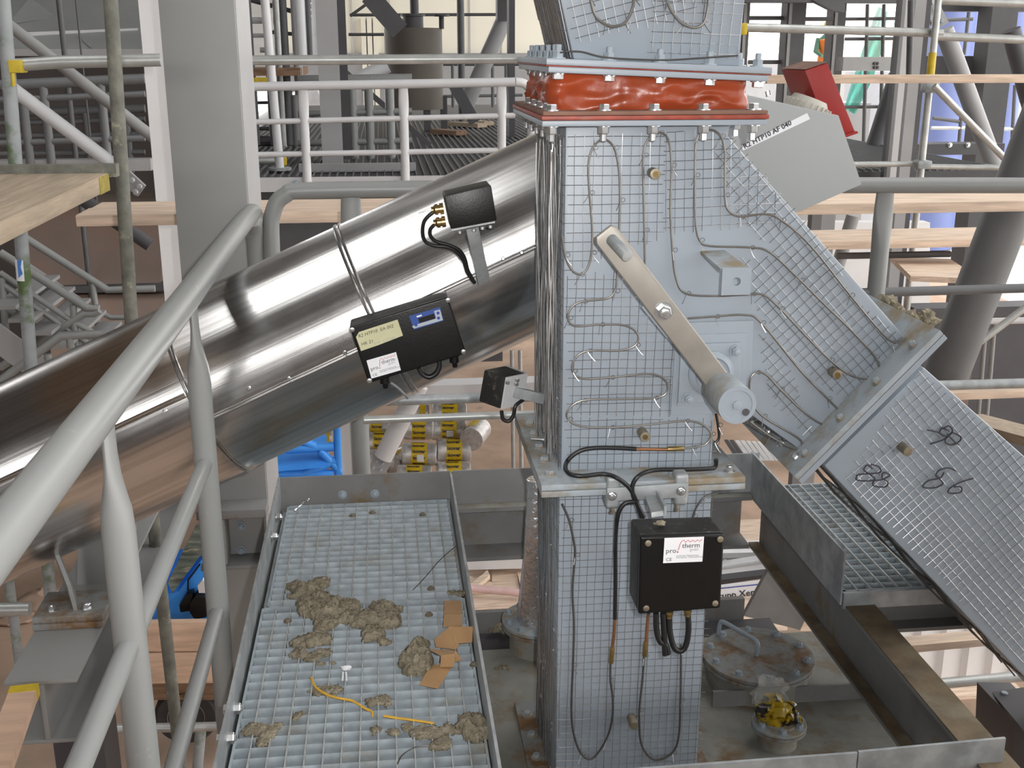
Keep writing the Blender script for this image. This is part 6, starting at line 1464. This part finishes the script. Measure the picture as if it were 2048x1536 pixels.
MB().prism([tp_(358, 1212, -.09), tp_(372, 1190, -.09), tp_(386, 1186, -.09), tp_(384, 1222, -.09), tp_(360, 1226, -.09)], V(0, .08, 0)).done('mirror', M_BLACK, tr, bevel=.01)
MB().prism([tp_(380, 1205, -.12), tp_(394, 1188, -.12), tp_(412, 1196, -.12), tp_(414, 1236, -.12), tp_(388, 1240, -.12), tp_(378, 1225, -.12)], V(0, .1, 0)).done('mirror', M_BLACK, tr, bevel=.015)
MB().prism([tp_(395, 1172, -.11), tp_(405, 1160, -.11), tp_(412, 1168, -.11), tp_(410, 1186, -.11), tp_(398, 1186, -.11)], V(0, .04, 0)).done('mirror_glass', M_ALU, tr)
for ya, yb2 in ((1246, 1304), (1307, 1368)):
    MB().prism([tp_(282, ya, -.25), tp_(484, ya - 3, -.25), tp_(486, yb2 - 2, -.25), tp_(284, yb2, -.25)], V(0, .05, 0)).done('side_plank', M_WOODORANGE, tr, bevel=.006)
MB().prism([tp_(290, 1370, -.1), tp_(500, 1366, -.1), tp_(500, 1400, -.1), tp_(290, 1400, -.1)], V(0, .4, 0)).done('chassis', M_WOODDARK, tr)
wc = tp_(372, 1436, -.1); wr = 66 / FPX * YTK * 1.05
w_ = MB().rev(wc, Y3, [(0, wr * .62), (.0, wr * .9), (.03, wr), (.14, wr), (.17, wr * .9)], 36).done('tyre', M_TYRE, tr)
MB().rev(wc - Y3 * .005, Y3, [(0, wr * .2), (.02, wr * .2), (.02, wr * .5), (.0, wr * .58), (.03, wr * .62)], 30).done('wheel_rim', M_HOPPERRUST, w_)
MB().rev(wc - Y3 * .02, Y3, [(0, wr * .12), (.03, wr * .14)], 16).done('hub', M_ALU, w_)
tag(MB().cyl(PY(402, 1455, 5.6), PY(393, 1560, 5.6), .03, 12).done('prop_tube', M_TUBEMOSS), 'rust-flecked prop tube in front of the truck wheel', 'tube')

# scrap and timber in the light patch behind the duct foot
YL = 7.6
def gz(x, y, h=0): return PZ(x, y, FLOOR_Z + h)
tag(MB().prism([PY(930, 1112, 9.6), PY(1085, 1112, 9.6), PY(1085, 1095, 9.9), PY(930, 1098, 9.9)], V(0, .3, 0)).done('perforated_tray', M_ALU), 'white perforated metal tray behind the foil-wrapped pipe', 'tray')
tag(MB().prism([PY(930, 1140, 9.3), PY(1085, 1136, 9.3), PY(1085, 1114, 9.3), PY(930, 1116, 9.3)], V(0, .3, 0)).done('white_profile', M_CONT), 'long white foam profile on the ground behind the duct foot', 'profile')
for i, (q, lb_) in enumerate(((((936, 1172), (975, 1140), (980, 1150), (940, 1182)), 'short square timber lying askew on the pale planks'), (((983, 1140), (1032, 1138), (1040, 1178), (985, 1180)), 'pale square board on the light ground patch'), (((1035, 1145), (1090, 1140), (1090, 1178), (1042, 1178)), 'pale board half hidden by the foil-wrapped pipe'), (((932, 1150), (985, 1165), (985, 1182), (935, 1186)), 'pale board under the askew timber'), (((935, 1190), (1090, 1184), (1090, 1212), (940, 1216)), 'long board nearest the walkway edge on the light ground patch'))):
    tag(MB().prism([gz(x, y, .05 + (.12 if i == 0 else .02 * i)) for x, y in q], V(0, 0, -.04)).done('timber_board', M_WOOD), lb_, 'board')
tag(MB().tube([gz(930, 1175, .25), gz(1090, 1190, .2)], .035, 10).done('pink_tube', mat('pink_tube_paint', (.62, .42, .40), .5)), 'pinkish tube lying over the pale boards', 'tube')
tag(MB().box((PY(925, 1190, 8.8).x, 7.0, FLOOR_Z), (PY(1640, 1190, 8.8).x + 0.9, 10.4, FLOOR_Z + .03)).done('light_groundsheet', M_WOOD), 'pale boarded floor patch on the ground behind the duct foot', 'sheet')
# aluminium profiles and sign
for i, (q, m, lb_, nm) in enumerate(((((1425, 1094), (1560, 1088), (1560, 1098), (1425, 1104)), M_ALU, 'topmost bright aluminium profile in the stack', 'metal_profile'), (((1425, 1100), (1565, 1097), (1565, 1108), (1425, 1108)), M_STEEL_GREY, 'grey perforated strip between aluminium profiles', 'perforated_strip'), (((1425, 1109), (1568, 1106), (1568, 1113), (1425, 1116)), M_ALU, 'second bright aluminium profile', 'metal_profile'), (((1425, 1117), (1575, 1113), (1575, 1126), (1425, 1132)), M_STEEL_GREY, 'lower grey perforated strip', 'perforated_strip'), (((1425, 1136), (1533, 1119), (1535, 1130), (1425, 1150)), M_ALU, 'pinkish edged aluminium channel lying askew', 'metal_profile'), (((1425, 1154), (1560, 1134), (1560, 1146), (1425, 1164)), M_CONT, 'white profile under the askew channel', 'metal_profile'), (((1425, 1162), (1560, 1146), (1560, 1152), (1425, 1172)), M_STEEL_DARK, 'dark bar above the printed sign', 'dark_bar'))):
    o = MB().prism([PY(x, y, 9.0 - .12 * i) for x, y in q], V(0, .10, 0)).done(nm, m)
    tag(o, lb_, 'profile')
    if nm == 'perforated_strip':
        for k, x in enumerate((1450, 1478, 1505, 1528) if i == 3 else (1465, 1490, 1514)):
            MB().rev(PY(x, (1123 if i == 3 else 1102.5) - k * .8, 9.0 - .12 * i - .002), FN, [(0, .022), (.004, .022)], 10).done('slot', M_WHITE if i == 3 else M_WOODORANGE, o)
sy = 7.9
sg = thing('printed_sign', 'white board with black lettering and a blue line, leaning behind the junction box', 'sign', PY(1480, 1200, sy))
MB().prism([PY(1390, 1178, sy), PY(1575, 1156, sy), PY(1575, 1190, sy), PY(1390, 1206, sy)], V(0, .02, .0)).done('board', M_WHITE, sg)
us = (PY(1525, 1187, sy) - PY(1441, 1197, sy))
text(sg, 'Krupp Xervon', .0785, PY(1424, 1200, sy - .004), us, FN, M_INK, 'sign_lettering', bold=.001)
MB().bar(PY(1390, 1182, sy - .003), PY(1575, 1163, sy - .003), .002, .008).done('blue_line', M_INKBLUE, sg)
tag(MB().prism([PY(1390, 1208, 7.8), PY(1575, 1192, 7.8), PY(1575, 1260, 7.6), PY(1390, 1270, 7.6)], V(0, .05, 0)).done('chipboard', M_WOOD), 'pale chipboard sheet under the printed sign', 'sheet')
tag(MB().prism([PY(1446, 1225, 3.2), PY(1472, 1199, 3.2), PY(1473, 1218, 3.2), PY(1462, 1228, 3.2)], V(0, .01, 0)).done('wood_splinter', M_WOOD), 'splinter of board sticking up behind the round hatch', 'splinter')
t = thing('steel_brace', 'wide grey flat brace slanting below the rusty I-beam', 'brace', PY(1560, 1180, 3.6))
MB().prism([PY(1545, 1125, 3.5), PY(1625, 1210, 3.5), PY(1600, 1260, 3.5), PY(1488, 1232, 3.5)], V(0, .02, 0)).done('plate', M_BEAM, t)
tag(MB().prism([PY(1610, 1240, 6.0), PY(1700, 1225, 6.0), PY(1700, 1260, 6.0), PY(1600, 1262, 6.0)], V(0, .05, 0)).done('timber_board', M_WOOD), 'pale board end glimpsed beyond the grey flat brace', 'board')
bs = thing('slat_bundle', 'bundle of grey and dark slats on the dirt floor behind the counterweight', 'bundle', PY(1505, 920, 8.0))
for k in range(8):
    x0_ = 1450 + 11 * k
    MB().prism([PY(x0_, 884 + k * .6, 8.0), PY(x0_ + 8, 884 + k * .6, 8.0), PY(x0_ + 34, 921, 7.6), PY(x0_ + 24, 921, 7.6)], V(0, .03, 0.01)).done('slat', M_STEEL_DARK if k < 2 else M_ALU, bs)
# white corrugated container
ct = thing('shipping_container', 'white corrugated steel container on the ground below the slanting duct', 'container', PY(1950, 1400, 7.2))
yc = 7.2; xa, xb = PY(1780, 1380, yc).x, PY(2200, 1380, yc).x
b = MB(); n = int((xb - xa) / .10); prof = []
for i in range(n):
    x = xa + i * .10; d_ = .05 if i % 2 else 0
    prof += [V(x, yc + d_, 0), V(x + .075, yc + d_, 0)]
zt_, zb2 = PY(1900, 1180, yc).z, FLOOR_Z
b.grid([[p + Z3 * zb2 for p in prof], [p + Z3 * zt_ for p in prof]]); b.done('corrugated_wall', M_CONT, ct, sharp=20)
MB().box((xa, yc + .06, zb2), (xb, yc + 2.0, zt_)).done('body', M_CONT, ct)
MB().box((xa, yc - .02, zt_), (xb, yc + 2.0, zt_ + .06)).done('top_rail', M_CONT, ct)
# soil heaps that dot the floor
for i, (x, y, r) in enumerate(((60, 1215, .16), (30, 1235, .12), (90, 1190, .10), (40, 770, .2))):
    b = MB(); blob(b, gz(x, y, .02), r, (1.2, 1.2, .5), .5, 4 + i)
    tag(b.done('rubble_heap', M_DIRT), ('pale rubble heap on the dirt beside the I-beam', 'small rubble heap by the greenish pole', 'rubble bits under the saddle plate', 'gravel heap under the stairs')[i], 'rubble')
